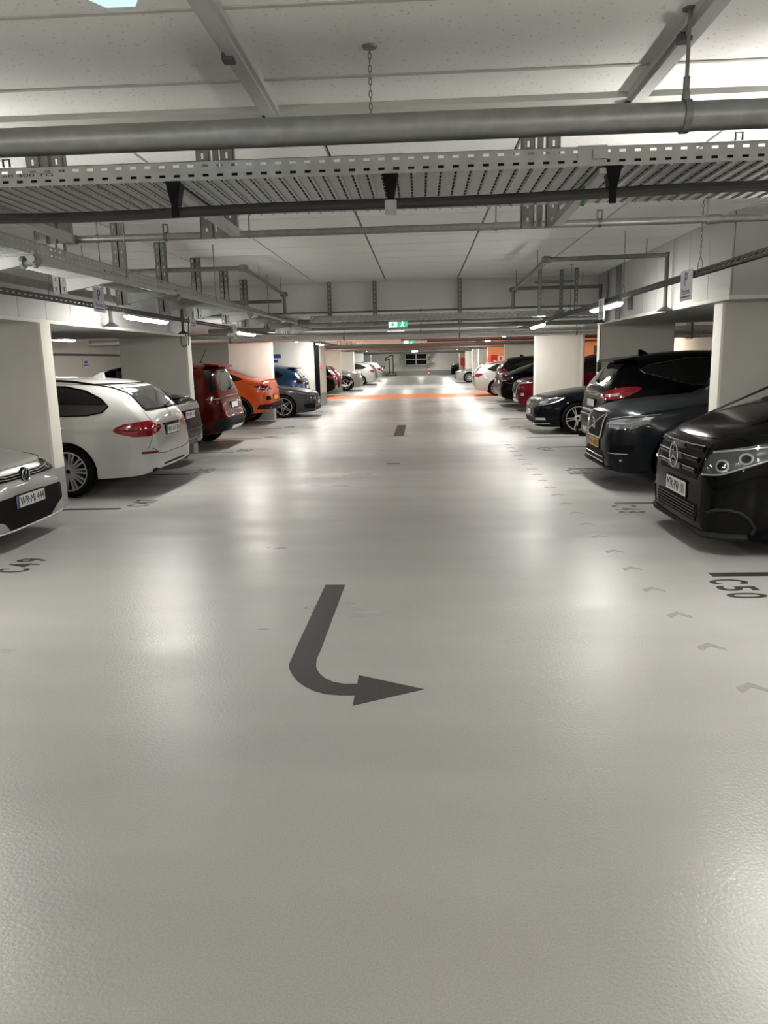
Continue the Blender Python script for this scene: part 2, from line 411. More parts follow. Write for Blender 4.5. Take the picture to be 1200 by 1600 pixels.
# ------------------------------------------------------------------ lamps
def lamp_mesh(L=1.4, w=0.105, h=0.05):
    m = MB(); b = 0.02
    P = [(-0.025, 0), (0.025, 0), (w/2, 0.032), (w/2, h), (-w/2, h), (-w/2, 0.032)]
    vs = []; n = len(P)
    for y, k in ((-L/2, 0.75), (-L/2+0.05, 1), (L/2-0.05, 1), (L/2, 0.75)):
        vs += [(a*k, y, c*k + (1-k)*h*0.5) for a, c in P]
    fs = [tuple(range(n))[::-1], tuple(range(3*n, 4*n))]
    mi = [0, 0]
    for r in range(3):
        for i in range(n): mi.append(2 if i == 3 else (1 if i in (2, 4) else 0)); fs.append((r*n+i, r*n+(i+1) % n, (r+1)*n+(i+1) % n, (r+1)*n+i))
    m.add(vs, fs); m.m = mi; return m
_dif = lamp_mesh().mesh('diffuser', [LAMP, HOUSE, HOUSE]); _difw = lamp_mesh().mesh('diffuser', [LAMPW, HOUSE, HOUSE]); _difu = lamp_mesh().mesh('diffuser', [LAMP, HOUSE, LAMPU])
_h = MB(); _h.box((-0.02, -0.66, 0.05), (0.02, 0.66, 0.066)); _h.box((-0.012, -0.35, 0.066), (0.012, -0.32, 0.10)); _h.box((-0.012, 0.32, 0.066), (0.012, 0.35, 0.10))
_hou = _h.mesh('housing', HOUSE)
def tube_lamp(x, y, z, label, group, warm=False, rz=0, rods=False):
    t = thing('tube_lamp', label, 'lamp', (x, y, z), rz, group)
    link('diffuser', _difw if warm else (_difu if y < 5 else _dif), t); link('housing', _hou, t)
    if rods:
        zc = (ZC if y < 14 else ZL) - z
        for q in (-0.33, 0.33):
            h = MB(); h.tube([(0, q, 0.06), (0, q, zc)], 0.006, 6); link('hanger', h.mesh('hanger', STEEL), t)
ORD = ['nearest', 'second', 'third', 'fourth', 'fifth', 'sixth', 'seventh', 'eighth', 'ninth', 'tenth', 'eleventh', 'twelfth', 'thirteenth', 'fourteenth', 'fifteenth']
LY = [-1.4 + 5.7*i for i in range(14)]
k = 0
for i, y in enumerate(LY + [-7.0]):
    zz = 2.17
    seen = 0 if (y < 5) else i - 1
    for x, side in ((-3.5, 'left'), (2.3, 'right')):
        if y < 5: lab = 'white tube lamp on the %s lighting track, %s' % (side, 'just ahead of the viewpoint' if 0 < y else ('behind the viewpoint' if y > -5 else 'farthest behind the viewpoint'))
        else: lab = 'lit white tube lamp under the %s track, %s of its row into the distance' % (side, ORD[seen-1])
        tube_lamp(x, y, zz, lab, 'lamps of the %s row' % side, rods=(y < 2.5 or y > 43.5))
for x, y, w_, lab in ((-7.6, 16.2, 0, 'tube lamp over the bays behind the white wagon'), (-7.0, 30.5, 0, 'tube lamp in the left bays past the dark stair core'),
                    (5.6, 36.2, 1, 'warm tube lamp before the orange wall with the red cabinet'), (-6.2, 38.6, 1, 'warm tube lamp before the orange wall on the left'),
                    (7.4, 27.0, 1, 'warm tube lamp over the bays behind the dark red car'), (7.8, 18.5, 1, 'warm tube lamp over the bays behind the navy estate'),
                    (-6.5, 46.0, 0, 'tube lamp in the left bays beyond the orange wall'), (-0.9, 47.0, 0, 'lamp over the far aisle, left of the exit signs'), (2.3-0.9, 47.0, 0, 'lamp over the far aisle, right of the exit signs'),
                    (0, 76.5, 0, 'tube lamp in front of the far wall')):
    tube_lamp(x, y, 2.17, lab, None, bool(w_), rods=True)
# hanger rods of the lamps that no track carries come with their own housings
t = thing('ceiling_lamp', 'bluish lit lamp with tapered end on the ceiling at top edge', 'lamp', (-0.99, 2.81, 2.80))
m = MB(); m.prism([(-0.05, 0), (0.05, 0), (0.10, -0.09), (0.10, -0.6), (-0.10, -0.6), (-0.10, -0.09)], 0, 0.06); m.build('cover', LAMPB, t)
m = MB(); m.prism([(-0.055, 0.01), (0.055, 0.01), (0.11, -0.09), (0.11, -0.61), (-0.11, -0.61), (-0.11, -0.09)], 0.06, ZC-2.80); m.build('housing', HOUSE, t)

# ------------------------------------------------------------------ lighting tracks, perforated
def track(x, y0, y1, z, label, hang, name='lighting_track'):
    t = thing(name, label, 'track', (x, y0, z)); n = int((y1-y0)/0.1); m = MB()
    for sx in (-0.025, 0.025): perf(m, (sx, 0, 0), (0,1,0), (0,0,1), n, 1, 0.1, 0.05, 0.05, 0.02)
    m.box((-0.025, 0, 0.048), (0.025, n*0.1, 0.05)); m.build('channel', DSTEEL, t)
    for y in hang:
        h = MB(); zc = ZC if y < 14 else ZL
        h.tube([(0, y-y0, 0.05), (0, y-y0, zc-z)], 0.005, 6); h.box((-0.03, y-y0-0.03, zc-z-0.006), (0.03, y-y0+0.03, zc-z)); h.build('hanger', STEEL, t)
for x, side in ((2.3, 'right'), (-3.5, 'left')):
    track(x, 3.0, 20.3, 2.24, 'black perforated lighting track running along the %s side of the aisle, nearest stretch' % side, (12.3, 15.0, 19.0) if x > 0 else (4.4, 15.0, 19.0))
    track(x, 20.8, 43.2, 2.24, 'far stretch of the %s lighting track, beyond the lagged duct' % side, (23, 27, 33, 40))

# chains: real links
def chain(x, y, z0, z1, label, hook=True, rose=False):
    t = thing('hanging_chain', label, 'chain', (x, y, z1)); m = MB(); L = 0.034; k = 0; z = z1 - z0
    n = int((z1-z0)/0.026)
    for i in range(n):
        zc = -0.013 - i*0.026; pts = []
        for a in range(10):
            q = 2*math.pi*a/10; u = 0.007*math.cos(q); v = 0.016*math.sin(q)
            pts.append((u, 0, zc+v) if i % 2 else (0, u, zc+v))
        m.tube(pts, 0.0022, 5, closed=True)
    m.build('links', STEEL, t, smooth=True)
    if hook:
        h = MB(); b = -(z1-z0); h.tube([(0, 0, b+0.01), (0, -0.05, b-0.05), (0, -0.055, b-0.09)], 0.004, 6); h.tube([(0, 0, b+0.01), (0, 0.05, b-0.05), (0, 0.055, b-0.09)], 0.004, 6); h.build('hook', STEEL, t)
    if rose:
        h = MB(); h.lathe([(0.0, 0), (0.035, 0), (0.03, -0.008), (0, -0.01)]); h.build('rose', STEEL, t)
chain(2.3, 6.7, 2.39, ZC, 'long thin chain holding the right lighting track beside the parking sign')
chain(2.3, 9.15, 2.39, ZC, 'thin chain holding the right lighting track in front of the lamp')
chain(-0.21, 3.72, 2.66, ZC, 'short steel chain hanging from the ceiling at the near pipe', False, True)
chain(-3.5, 7.4, 2.39, ZC, 'thin chain holding the left lighting track beside the first sign')
chain(-3.5, 10.9, 2.39, ZC, 'thin chain holding the left lighting track beyond its first lamp')

# parking signs on the tracks
def parking_sign(x, y, z, label, side):
    t = thing('parking_sign', label, 'sign', (x, y, z)); m = MB(); m.box((-0.004, -0.14, -0.25), (0.004, 0.14, 0.0)); m.build('board', SIGNW, t)
    f = -side; X = 0.0045*f
    def put(s, yy, zz, w_, h_, name, mm):
        tb = text_mb(s, w_, h_, 0.001); tb = xform(tb, basis((X, yy, zz), (0, 1 if f > 0 else -1, 0), (0,0,1), (f,0,0))); tb.build(name, mm, t)
    put('P', 0, -0.075, 0.07, 0.11, 'letter', SIGNB); put('Parken', 0, -0.175, 0.19, 0.045, 'lettering', SIGNB)
    m = MB(); m.box((X-0.0005, -0.11, -0.225), (X+0.0005, 0.11, -0.215)); m.build('small_print', INK, t)
parking_sign(2.268, 6.92, 2.31, 'small white parking sign with blue P on the right track near the chain', 1)
parking_sign(2.24, 9.95, 2.30, 'small white parking sign hanging at the nearest right lamp', 1)
parking_sign(-3.468, 8.43, 2.45, 'white parking sign with blue P on the left track, before the lamp', -1)
parking_sign(-3.468, 11.9, 2.42, 'white parking sign on the left track, beyond its nearest lamp', -1)
parking_sign(-3.468, 14.6, 2.33, 'small parking sign far along the left track', -1)
t = thing('wall_notice', 'small white notice on the wall above the white wagon', 'sign', (XL+0.01, 21.5, 1.72)); m = MB(); m.box((0, -0.2, -0.12), (0.01, 0.2, 0.12)); m.build('board', SIGNW, t)
m = MB(); m.box((0.01, -0.1, 0.0), (0.012, 0.1, 0.06)); m.box((0.01, -0.15, -0.07), (0.012, 0.15, -0.04)); m.build('print', SIGNB, t)
t = thing('wall_notice', 'small blue and white notice on the stair core above the blue car', 'sign', (-5.15, 27.84, 1.75)); m = MB(); m.box((-0.18, -0.01, -0.2), (0.18, 0, 0.2)); m.build('board', SIGNW, t)
m = MB(); m.box((-0.14, -0.012, 0.02), (0.14, -0.01, 0.16)); m.box((-0.14, -0.012, -0.14), (0.02, -0.01, -0.04)); m.build('print', SIGNB, t)

# ------------------------------------------------------------------ near services across the aisle
t = thing('galvanised_pipe', 'thick galvanised pipe crossing just below the ceiling, nearest the viewpoint', 'pipe', (0, 3.48, 2.576))
m = MB(); m.tube([(-5, 0, 0), (5, 0, 0)], 0.057, 24, caps=True); m.build('pipe', GALV, t, smooth=True)
m = MB()
for x in (-3.9, 3.2): m.tube([(x-0.04, 0, 0), (x+0.04, 0, 0)], 0.067, 24)
m.build('coupling', GALV, t, smooth=True)
def rod_hanger(t, x, top, r=0.06, bot=0.0):
    h = MB(); h.tube([(x, -0.0, r+0.05), (x, 0, top)], 0.008, 8); h.lathe([(0, top), (0.03, top), (0.03, top-0.006), (0, top-0.006)], (x, 0, 0))
    h.tube([(x, 0, r+0.02), (x, 0, r+0.09)], 0.014, 8); h.lathe([(r+0.001, -0.014), (r+0.006, -0.014), (r+0.006, 0.014), (r+0.001, 0.014)], (x, 0, 0), 'x', 24, closed=True)
    h.box((x-0.012, -0.016, r+0.0), (x+0.012, 0.016, r+0.03)); h.build('hanger', STEEL, t, smooth=True)
rod_hanger(t, 1.10, ZC-2.576); rod_hanger(t, -2.9, ZC-2.576)

def cable_tray(name, label, c, along, length, width, h, cu, slots, M_=GALV, deep=True):
    """U tray: c is the corner with least coordinates; ribs of slots across the bottom, two slot rows along the sides"""
    t = thing(name, label, 'cable tray', c); m = MB(); n = int(length/cu)
    if along == 'x': u, v = Vector((1,0,0)), Vector((0,1,0))
    else: u, v = Vector((0,1,0)), Vector((1,0,0))
    for q in (0, width): perf(m, v*q, u, (0,0,1), n, 2, cu, h/2, cu*0.42, h*0.14)
    nb = slots; perf(m, (0,0,0), u, v, n, nb, cu, width/nb, cu*0.15, width/nb*0.80)
    for q in (0, width-0.012): m.box(tuple(v*q + Vector((0,0,h-0.002))), tuple(u*(n*cu) + v*(q+0.012) + Vector((0,0,h))))
    m.build('tray', M_, t)
    r = MB()                                             # pressed ribs beside each slot line, below the sheet
    for i in range(n):
        a = u*(i*cu + cu*0.66) + Vector((0,0,-0.006)); b = u*(i*cu + cu*0.80) + v*width + Vector((0,0,0.0)); r.box(tuple(a), tuple(b))
    r.build('rib', M_, t)
    return t
T1 = cable_tray('cable_tray', 'wide perforated galvanised cable tray crossing above the aisle, nearest', (-4.0, 3.45, 2.39), 'x', 8.0, 0.80, 0.077, 0.0625, 13)
def strut(mb, x, y, z0, z1, w=0.075, d=0.05, cu=0.075, side=-1):
    """slotted U strut, open away from the viewer"""
    n = int((z1-z0)/cu); c = (z1-z0)/n
    perf(mb, (x-w/2, y, z0), (1,0,0), (0,0,1), 1, n, w, c, w*0.16, c*0.38)
    mb.box((x-w/2, y, z0), (x-w/2+0.004, y+d, z1)); mb.box((x+w/2-0.004, y, z0), (x+w/2, y+d, z1))
for i, x in enumerate((-2.14, -1.152, 0.687, 2.3)):
    m = MB(); strut(m, x-0.075, 4.62-3.45, -0.055, ZC-2.39); m.v = [(a+4.0, b, c) for a, b, c in m.v]
    m2 = MB(); strut(m2, x+0.065, 4.62-3.45, -0.055, ZC-2.39); m.add([(a+4.0, b, c) for a, b, c in m2.v], m2.f)
    m.box((x+4.0-0.02, 1.18, -0.055), (x+4.0+0.01, 1.21, ZC-2.39)); m.build('post', STEEL, T1)
    m = MB(); X = x+4.0+0.09
    m.hexa([(X-0.025, 0.0, -0.03), (X+0.025, 0.0, -0.03), (X+0.025, 1.17, -0.05), (X-0.025, 1.17, -0.05), (X-0.025, 0.0, -0.007), (X+0.025, 0.0, -0.007), (X+0.025, 1.17, -0.007), (X-0.025, 1.17, -0.007)])
    m.build('cantilever_arm', GALV, T1)
m = MB(); m.box((4.0+0.69-0.03, -0.006, 0.0), (4.0+0.69+0.09, -0.001, 0.08)); m.box((4.0+0.72, -0.02, 0.025), (4.0+0.78, -0.006, 0.06)); m.build('joint_plate', GALV, T1)
tb = text_mb('0903477 TG 1 60 W   05/23', 0.42, 0.014, 0.0006); xform(tb, basis((4.0+1.72, -0.0006, 0.066), (1,0,0), (0,0,1), (0,-1,0))); tb.build('stamp', INK, T1)
tb = text_mb('HL 60 400 TG', 0.3, 0.012, 0.0006); xform(tb, basis((4.0-1.72, -0.0006, 0.044), (1,0,0), (0,0,1), (0,-1,0))); tb.build('stamp', INK, T1)
for x, y in ((-1.78, 0.02), (1.32, 0.02)):
    m = MB(); m.tube([(x+4-0.014, y, 0.085), (x+4-0.014, y, 0.115), (x+4+0.014, y, 0.115), (x+4+0.014, y, 0.085)], 0.005, 6); m.build('clip', DSTEEL, T1)
m = MB(); m.tube([(4.0+0.745, 0.30, -0.02), (4.0+0.765, 0.30, -0.05), (4.0+0.75, 0.34, -0.09)], 0.012, 8); m.build('green_tag', mat('green tag', (0.02, 0.12, 0.03), 0.5), T1)
for k in range(13):                                       # cables laid in the tray
    yy = 0.05 + k*0.055; m = MB(); q = []
    for i in range(41): q.append((-4.0+0.2*i, 3.45+yy+0.004*math.sin(i*0.7+k*1.9), 2.39+0.024+0.006*(k % 2)))
    m.tube(q, 0.021, 8); o = link('tray_cable', m.mesh('tray_cable', MATS['ink'], True), None, 'dark cable lying in the nearest cable tray, seen only through its slots', 'cable', 'cables lying in the nearest tray')
# black cable with straps
t = thing('black_cable', 'thick black cable slung under the nearest cable tray', 'cable', (0, 3.45, 2.39)); m = MB(); pts = []
for i in range(81):
    x = -4.0 + 0.1*i; sag = 0.012*math.sin((x+1.12)*math.pi/1.0) + 0.006*math.sin(x*2.1); pts.append((x, 0.03, -0.112 - 0.014*(abs(x) > 5) + 0.010*math.sin(x*1.3) + sag*0.6))
m.tube(pts, 0.022, 10); m.build('cable', mat('cable jacket', (0.010, 0.010, 0.010), 0.42), t, smooth=True)
for x in (-1.05, -0.12, 0.81):
    m = MB(); a, b = 0.034, 0.014
    m.hexa([(x-b, -0.004, -0.095), (x+b, -0.004, -0.095), (x+b, 0.055, -0.095), (x-b, 0.055, -0.095), (x-a, -0.004, 0.0), (x+a, -0.004, 0.0), (x+a, 0.055, 0.0), (x-a, 0.055, 0.0)])
    m.box((x-b, -0.002, -0.148), (x+b, 0.006, -0.09)); m.build('strap', BLACK if x != -0.135 else BLACK, t)
m = MB(); m.box((-0.145, -0.006, -0.165), (-0.095, 0.004, -0.105)); m.build('clamp', GALV, t)

# sprinkler main across the aisle
t = thing('sprinkler_pipe', 'thin grey sprinkler pipe crossing the aisle behind the cable tray', 'pipe', (0, 6.6, 2.663))
m = MB(); m.tube([(-2.9, 0, 0), (4.4, 0, 0)], 0.029, 14); m.build('pipe', STEEL, t, smooth=True)
m = MB(); m.tube([(-2.94, 0, 0), (-2.89, 0, 0)], 0.04, 14); m.tube([(-2.885, 0, 0), (-2.85, 0, 0)], 0.036, 14); m.build('end_cap', STEEL, t, smooth=True)
m = MB(); m.tube([(2.30, 0, 0), (2.40, 0, 0)], 0.038, 14); m.box((2.31, -0.045, -0.012), (2.39, 0.045, 0.012)); m.build('coupling', STEEL, t, smooth=True)
for x in (-2.68, -1.4, 0.62, 2.3):
    h = MB(); h.tube([(x, 0, 0.029), (x, 0, ZC-2.663)], 0.006, 6); h.tube([(x-0.01, 0, 0), (x+0.01, 0, 0)], 0.034, 14); h.build('hanger', STEEL, t)
for x in (-2.1, 1.45):
    h = MB(); h.box((x-0.022, -0.012, 0.03), (x-0.014, 0.012, 0.1)); h.box((x+0.014, -0.012, 0.03), (x+0.022, 0.012, 0.1)); h.box((x-0.022, -0.012, 0.092), (x+0.022, 0.012, 0.1)); h.tube([(x-0.012, 0, 0), (x+0.012, 0, 0)], 0.036, 14); h.build('beam_clamp', DSTEEL, t)

# ------------------------------------------------------------------ left cable tray along the aisle with posts and arms
T2 = cable_tray('cable_tray', 'long perforated cable tray on posts running along the left of the aisle', (-2.86, 4.4, 2.33), 'y', 9.5, 0.41, 0.08, 0.0625, 7)
def tray_posts(T2, y):
    Y = y-(4.4 if y < 14 else 14.2); top = (ZC if y < 14 else ZL) - 2.33
    m = MB(); strut(m, -0.105, Y, -0.122, top, 0.06, 0.05); strut(m, -0.040, Y, -0.122, top, 0.06, 0.05); m.build('post', STEEL, T2)
    m = MB(); X0, X1 = -0.01, 0.42
    m.hexa([(X0, Y-0.02, -0.105), (X1, Y-0.02, -0.03), (X1, Y+0.02, -0.03), (X0, Y+0.02, -0.105), (X0, Y-0.02, -0.004), (X1, Y-0.02, -0.004), (X1, Y+0.02, -0.004), (X0, Y+0.02, -0.004)]); m.build('cantilever_arm', GALV, T2)
for y in (5.1, 6.37, 7.7, 8.95, 10.33, 11.8, 13.1): tray_posts(T2, y)
T2b = cable_tray('cable_tray', 'continuation of the left cable tray under the low ceiling', (-2.86, 14.2, 2.33), 'y', 3.5, 0.41, 0.08, 0.0625*1.5, 7)
for y in (15.0, 16.1, 17.3): tray_posts(T2b, y)
t = thing('sprinkler_pipe', 'galvanised pipe with clamp joints running beside the left cable tray', 'pipe', (-2.40, 4.85, 2.285))
m = MB(); m.tube([(0, 0, 0), (0, 13.2, 0.10)], 0.024, 14); m.build('pipe', GALV, t, smooth=True)
for y in (0.05, 2.9, 6.2, 9.6):
    m = MB(); m.tube([(0, y-0.035, 0), (0, y+0.035, 0)], 0.034, 14); m.box((-0.010, y-0.02, -0.05), (0.010, y+0.02, 0.06)); m.build('coupling', STEEL, t, smooth=True)
m = MB(); m.tube([(-0.11, 0.1, -0.01), (-0.09, 0.1, -0.01)], 0.04, 14); m.tube([(-0.09, 0.1, -0.01), (0, 0.1, -0.01)], 0.024, 14); m.build('branch', GALV, t, smooth=True)
for y in (1.6, 4.4, 7.6, 10.8):
    h = MB(); zc = (ZC if y+4.85 < 14 else ZL) - 2.285; h.tube([(0, y, 0.05), (0, y, zc)], 0.006, 6); h.build('hanger', STEEL, t)
# galvanised duct and beam behind the posts
t = thing('flat_duct', 'flat galvanised duct behind the left cable tray', 'duct', (-3.75, 4.5, 2.36)); m = MB(); m.box((-0.13, 0, 0), (0.13, 5.2, 0.08)); m.build('duct', GALV, t)
for y in (1.5, 4.5):
    h = MB(); h.tube([(-0.1, y, 0.08), (-0.1, y, ZC-2.36)], 0.005, 6); h.tube([(0.1, y, 0.08), (0.1, y, ZC-2.36)], 0.005, 6); h.build('hanger', STEEL, t)

# ------------------------------------------------------------------ sprinkler branches with flared drops
def branch(label, pts, drops, rods, r=0.028):
    t = thing('sprinkler_branch', label, 'pipe', pts[0]); o = Vector(pts[0]); m = MB()
    for a, b in zip(pts[:-1], pts[1:]): m.tube([Vector(a)-o, Vector(b)-o], r, 12)
    m.build('pipe', STEEL, t, smooth=True)
    for p in pts[1:-1]:
        m = MB(); q = Vector(p)-o; m.lathe([(0, -0.045), (0.04, -0.04), (0.04, 0.04), (0, 0.045)], q, 'z', 12); m.lathe([(0, -0.06), (0.036, -0.06), (0.036, 0.06), (0, 0.06)], q, 'x', 12)
        m.build('elbow', STEEL, t, smooth=True)
    for d, z in drops:
        q = Vector(d)-o; h = z - d[2]; m = MB()
        m.lathe([(0.0, 0.03), (0.03, 0.03), (0.026, 0.0), (0.024, h+0.10), (0.03, h+0.05), (0.085, h+0.012), (0.10, h), (0.0, h)], q, 'z', 16); m.build('flared_drop', DSTEEL, t, smooth=True)
    for p in rods:
        q = Vector(p)-o; zc = (ZC if p[1] < 14 else ZL) - o.z; h = MB(); h.tube([q, (q.x, q.y, zc)], 0.006, 6); h.build('hanger', STEEL, t)
branch('sprinkler branch looping under the ceiling in front of the right soffit', [(3.0, 9.9, 2.79), (1.54, 9.85, 2.77), (1.54, 13.3, 2.71), (1.54, 13.3, 2.40)], [((3.0, 9.9, 2.79), 2.13)], [(2.75, 9.9, 2.79), (1.54, 10.6, 2.76), (1.54, 12.9, 2.72)])
branch('far sprinkler branch before the downstand on the right', [(3.0, 13.42, 2.74), (1.62, 13.42, 2.74)], [((3.0, 13.42, 2.74), 2.15)], [(2.7, 13.42, 2.74)])
branch('sprinkler branch looping under the ceiling on the left', [(-4.1, 10.3, 2.83), (-2.29, 10.3, 2.83), (-2.29, 13.3, 2.74), (-2.29, 13.3, 2.42)], [((-4.1, 10.3, 2.83), 2.14)], [(-3.4, 10.3, 2.83), (-2.29, 11.3, 2.80), (-2.29, 13.0, 2.75)])
branch('far sprinkler branch before the downstand on the left', [(-4.1, 13.45, 2.64), (-2.36, 13.45, 2.64)], [((-4.1, 13.45, 2.64), 2.14)], [(-3.3, 13.45, 2.64)])
# strut frames on the right, before the downstand
t = thing('strut_frame', 'galvanised strut frame standing down from the ceiling on the right', 'bracket', (1.86, 12.5, ZC)); m = MB()
for x, y, b in ((0, 0, 2.25), (0.42, 0.5, 2.30), (0.62, 0.3, 2.32)):
    n = MB(); strut(n, x, y, b-ZC, 0, 0.05, 0.04); n.build('post', STEEL, t)
m = MB(); m.box((0.0, 0.52, -0.2), (0.62, 0.56, -0.16)); m.build('crossbar', STEEL, t)
t = thing('riser_pipes', 'cluster of thin vertical conduits on the right soffit', 'conduit', (3.06, 12.4, 2.16))
for dy in (0, 0.09, 0.18, 0.8):
    m = MB(); m.tube([(0, dy, 0), (0, dy, 0.80)], 0.016, 8); m.build('conduit', STEEL, t, smooth=True)
m = MB(); m.box((-0.0, -0.7, 0.1), (0.04, -0.5, 0.28)); m.build('junction_box', DSTEEL, t)

# ------------------------------------------------------------------ services across the aisle before and beyond the downstand
T3 = cable_tray('cable_tray', 'perforated cable tray crossing in front of the downstand', (-1.9, 13.5, 2.29), 'x', 5.2, 0.4, 0.09, 0.1, 5)
for x in (-1.6, -0.8, 0.69):
    m = MB(); strut(m, x+1.9, 0.42, -0.07, ZC-2.29, 0.07, 0.05); m.build('post', STEEL, T3)
def cross_pipe(y, z, r, M_, label, x0=-6.5, x1=6.0, rods=(-3, 0, 2.6), name='service_pipe', cat='pipe', zig=0):
    t = thing(name, label, cat, (0, y, z)); m = MB()
    if zig:
        pts = []; x = x0
        while x <= x1: pts.append((x, 0, 0)); x += 0.25
        m.tube(pts, [r*(1+0.05*math.sin(i*2.4)) for i in range(len(pts))], 14)
    else: m.tube([(x0, 0, 0), (x1, 0, 0)], r, 12)
    m.build('pipe', M_, t, smooth=True)
    zc = (ZC if y < 14 else ZL) - z
    for x in rods:
        h = MB(); h.tube([(x, 0, r*0.9), (x, 0, zc)], 0.008, 6); h.tube([(x-0.02, 0, 0), (x+0.02, 0, 0)], r+0.006, 12); h.build('hanger', STEEL, t)
cross_pipe(14.05, 2.47, 0.016, STEEL, 'slim conduit crossing just above the tray at the downstand', -4.1, 3.0)
cross_pipe(14.75, 2.345, 0.05, STEEL, 'grey steel pipe crossing first beyond the downstand', -2.3, 3.3, (-1.5, 0.6, 2.6))
cross_pipe(17.1, 2.19, 0.03, STEEL, 'thin pipe crossing behind the steel pipe', -6.0, 5.0)
cross_pipe(18.4, 2.37, 0.05, STEEL, 'dark pipe high under the low ceiling', -5, 4.5)
cross_pipe(20.5, 2.22, 0.085, FOIL, 'foil-lagged round duct crossing above the third pillars', -8.8, 8.2, (-5, -2, 1, 4), 'lagged_duct', 'duct', 1)
cross_pipe(23.6, 2.20, 0.035, COPPER, 'red oxide sprinkler pipe crossing beyond the lagged duct', -0.6, 8.0, (0, 2.6, 5))
cross_pipe(25.4, 2.36, 0.06, STEEL, 'steel pipe crossing before the stair core', -3.5, 5.0)
cross_pipe(25.9, 2.19, 0.03, COPPER, 'thin red oxide pipe crossing before the stair core', 0.2, 6.0, (0.6, 2.6, 5))
cross_pipe(29.2, 2.15, 0.05, STEEL, 'steel pipe crossing beside the stair core', -3.5, 6.0)
cross_pipe(31.7, 2.185, 0.04, COPPER, 'red oxide pipe crossing before the orange stripe', -7, 7.0)
cross_pipe(34.0, 2.1, 0.04, STEEL, 'steel pipe crossing right above the orange stripe', -7, 7.0)
cross_pipe(37.0, 2.17, 0.06, COPPER, 'red oxide pipe crossing past the orange stripe', -7, 7.0)
cross_pipe(41.0, 2.12, 0.05, STEEL, 'steel pipe crossing beyond the orange walls', -4, 7.0)
cross_pipe(45.0, 2.2, 0.07, COPPER, 'red oxide pipe crossing far down the aisle', -8, 7.0)
cross_pipe(52.0, 2.15, 0.08, STEEL, 'steel pipe crossing far down the aisle', -8, 7.0)
cross_pipe(58.0, 2.2, 0.08, COPPER, 'last red oxide pipe before the far wall', -8, 7.0)
cross_pipe(66.0, 2.2, 0.12, STEEL, 'last steel pipe before the far wall', -8, 7.0)
t = thing('flat_duct', 'flat silver duct crossing on the left just beyond the downstand', 'duct', (-2.3, 16.0, 2.31)); m = MB(); m.box((0, 0, 0), (1.7, 0.45, 0.11)); m.build('duct', GALV, t)
m = MB(); m.box((0.3, 0.2, 0.11), (0.33, 0.23, 0.14)); m.box((1.4, 0.2, 0.11), (1.43, 0.23, 0.14)); m.build('hanger', STEEL, t)
t = thing('lagged_duct', 'foil-lagged duct in the left bays beside the tube lamp', 'duct', (-7.9, 17.6, 2.33)); m = MB(); m.tube([(0, 0, 0), (2.4, 0, 0)], 0.09, 14); m.build('duct', FOIL, t, smooth=True)
m = MB(); m.tube([(0.4, 0, 0.08), (0.4, 0, ZL-2.33)], 0.008, 6); m.tube([(2.0, 0, 0.08), (2.0, 0, ZL-2.33)], 0.008, 6); m.build('hanger', STEEL, t)
t = thing('lagged_duct', 'foil-lagged duct seen behind the nearest right pillar', 'duct', (4.4, 15.3, 2.02)); m = MB()
pts = [(0.25*i, 0, 0) for i in range(16)]; m.tube(pts, [0.12*(1+0.06*math.sin(i*2.4)) for i in range(16)], 14); m.build('duct', FOIL, t, smooth=True)
m = MB(); m.box((0.7, -0.14, -0.14), (0.74, 0.14, 0.47)); m.box((2.7, -0.14, -0.14), (2.74, 0.14, 0.47)); m.build('hanger', STEEL, t)
t = thing('wall_pipe', 'thin pipe along the wall above the white wagon', 'pipe', (XL+0.06, 13.0, 1.95)); m = MB(); m.tube([(0, 0, 0), (0, 14, 0)], 0.03, 10); m.build('pipe', STEEL, t, smooth=True)
t = thing('conduit', 'vertical conduit with switch box on the second right pillar', 'conduit', (PR-0.012, 14.12, 0)); m = MB(); m.tube([(0, 0.05, 1.35), (0, 0.05, 2.4)], 0.011, 8); m.build('pipe', DSTEEL, t)
m = MB(); m.box((-0.05, -0.02, 1.32), (0.02, 0.075, 1.50)); m.build('switch_box', DSTEEL, t)
t = thing('conduit', 'pale vertical pipe beside the third right pillar', 'conduit', (PR+1.3, 22.1, 0)); m = MB(); m.tube([(0, 0, 0), (0, 0, ZL)], 0.05, 10); m.build('pipe', PANEL, t, smooth=True)
t = thing('cable_loop', 'loop of dark cable at the top corner of the second left pillar', 'cable', (PL+0.02, 13.95, 2.05)); m = MB()
m.tube([(0.1*math.cos(a)*0.6-0.05, 0.0, 0.12*math.sin(a)) for a in [2*math.pi*i/20 for i in range(20)]], 0.008, 6, closed=True); m.build('loop', DSTEEL, t)
m = MB(); m.tube([(0.03, 0, -0.1), (0.06, 0, 0.4)], 0.01, 6); m.build('lead', DSTEEL, t)

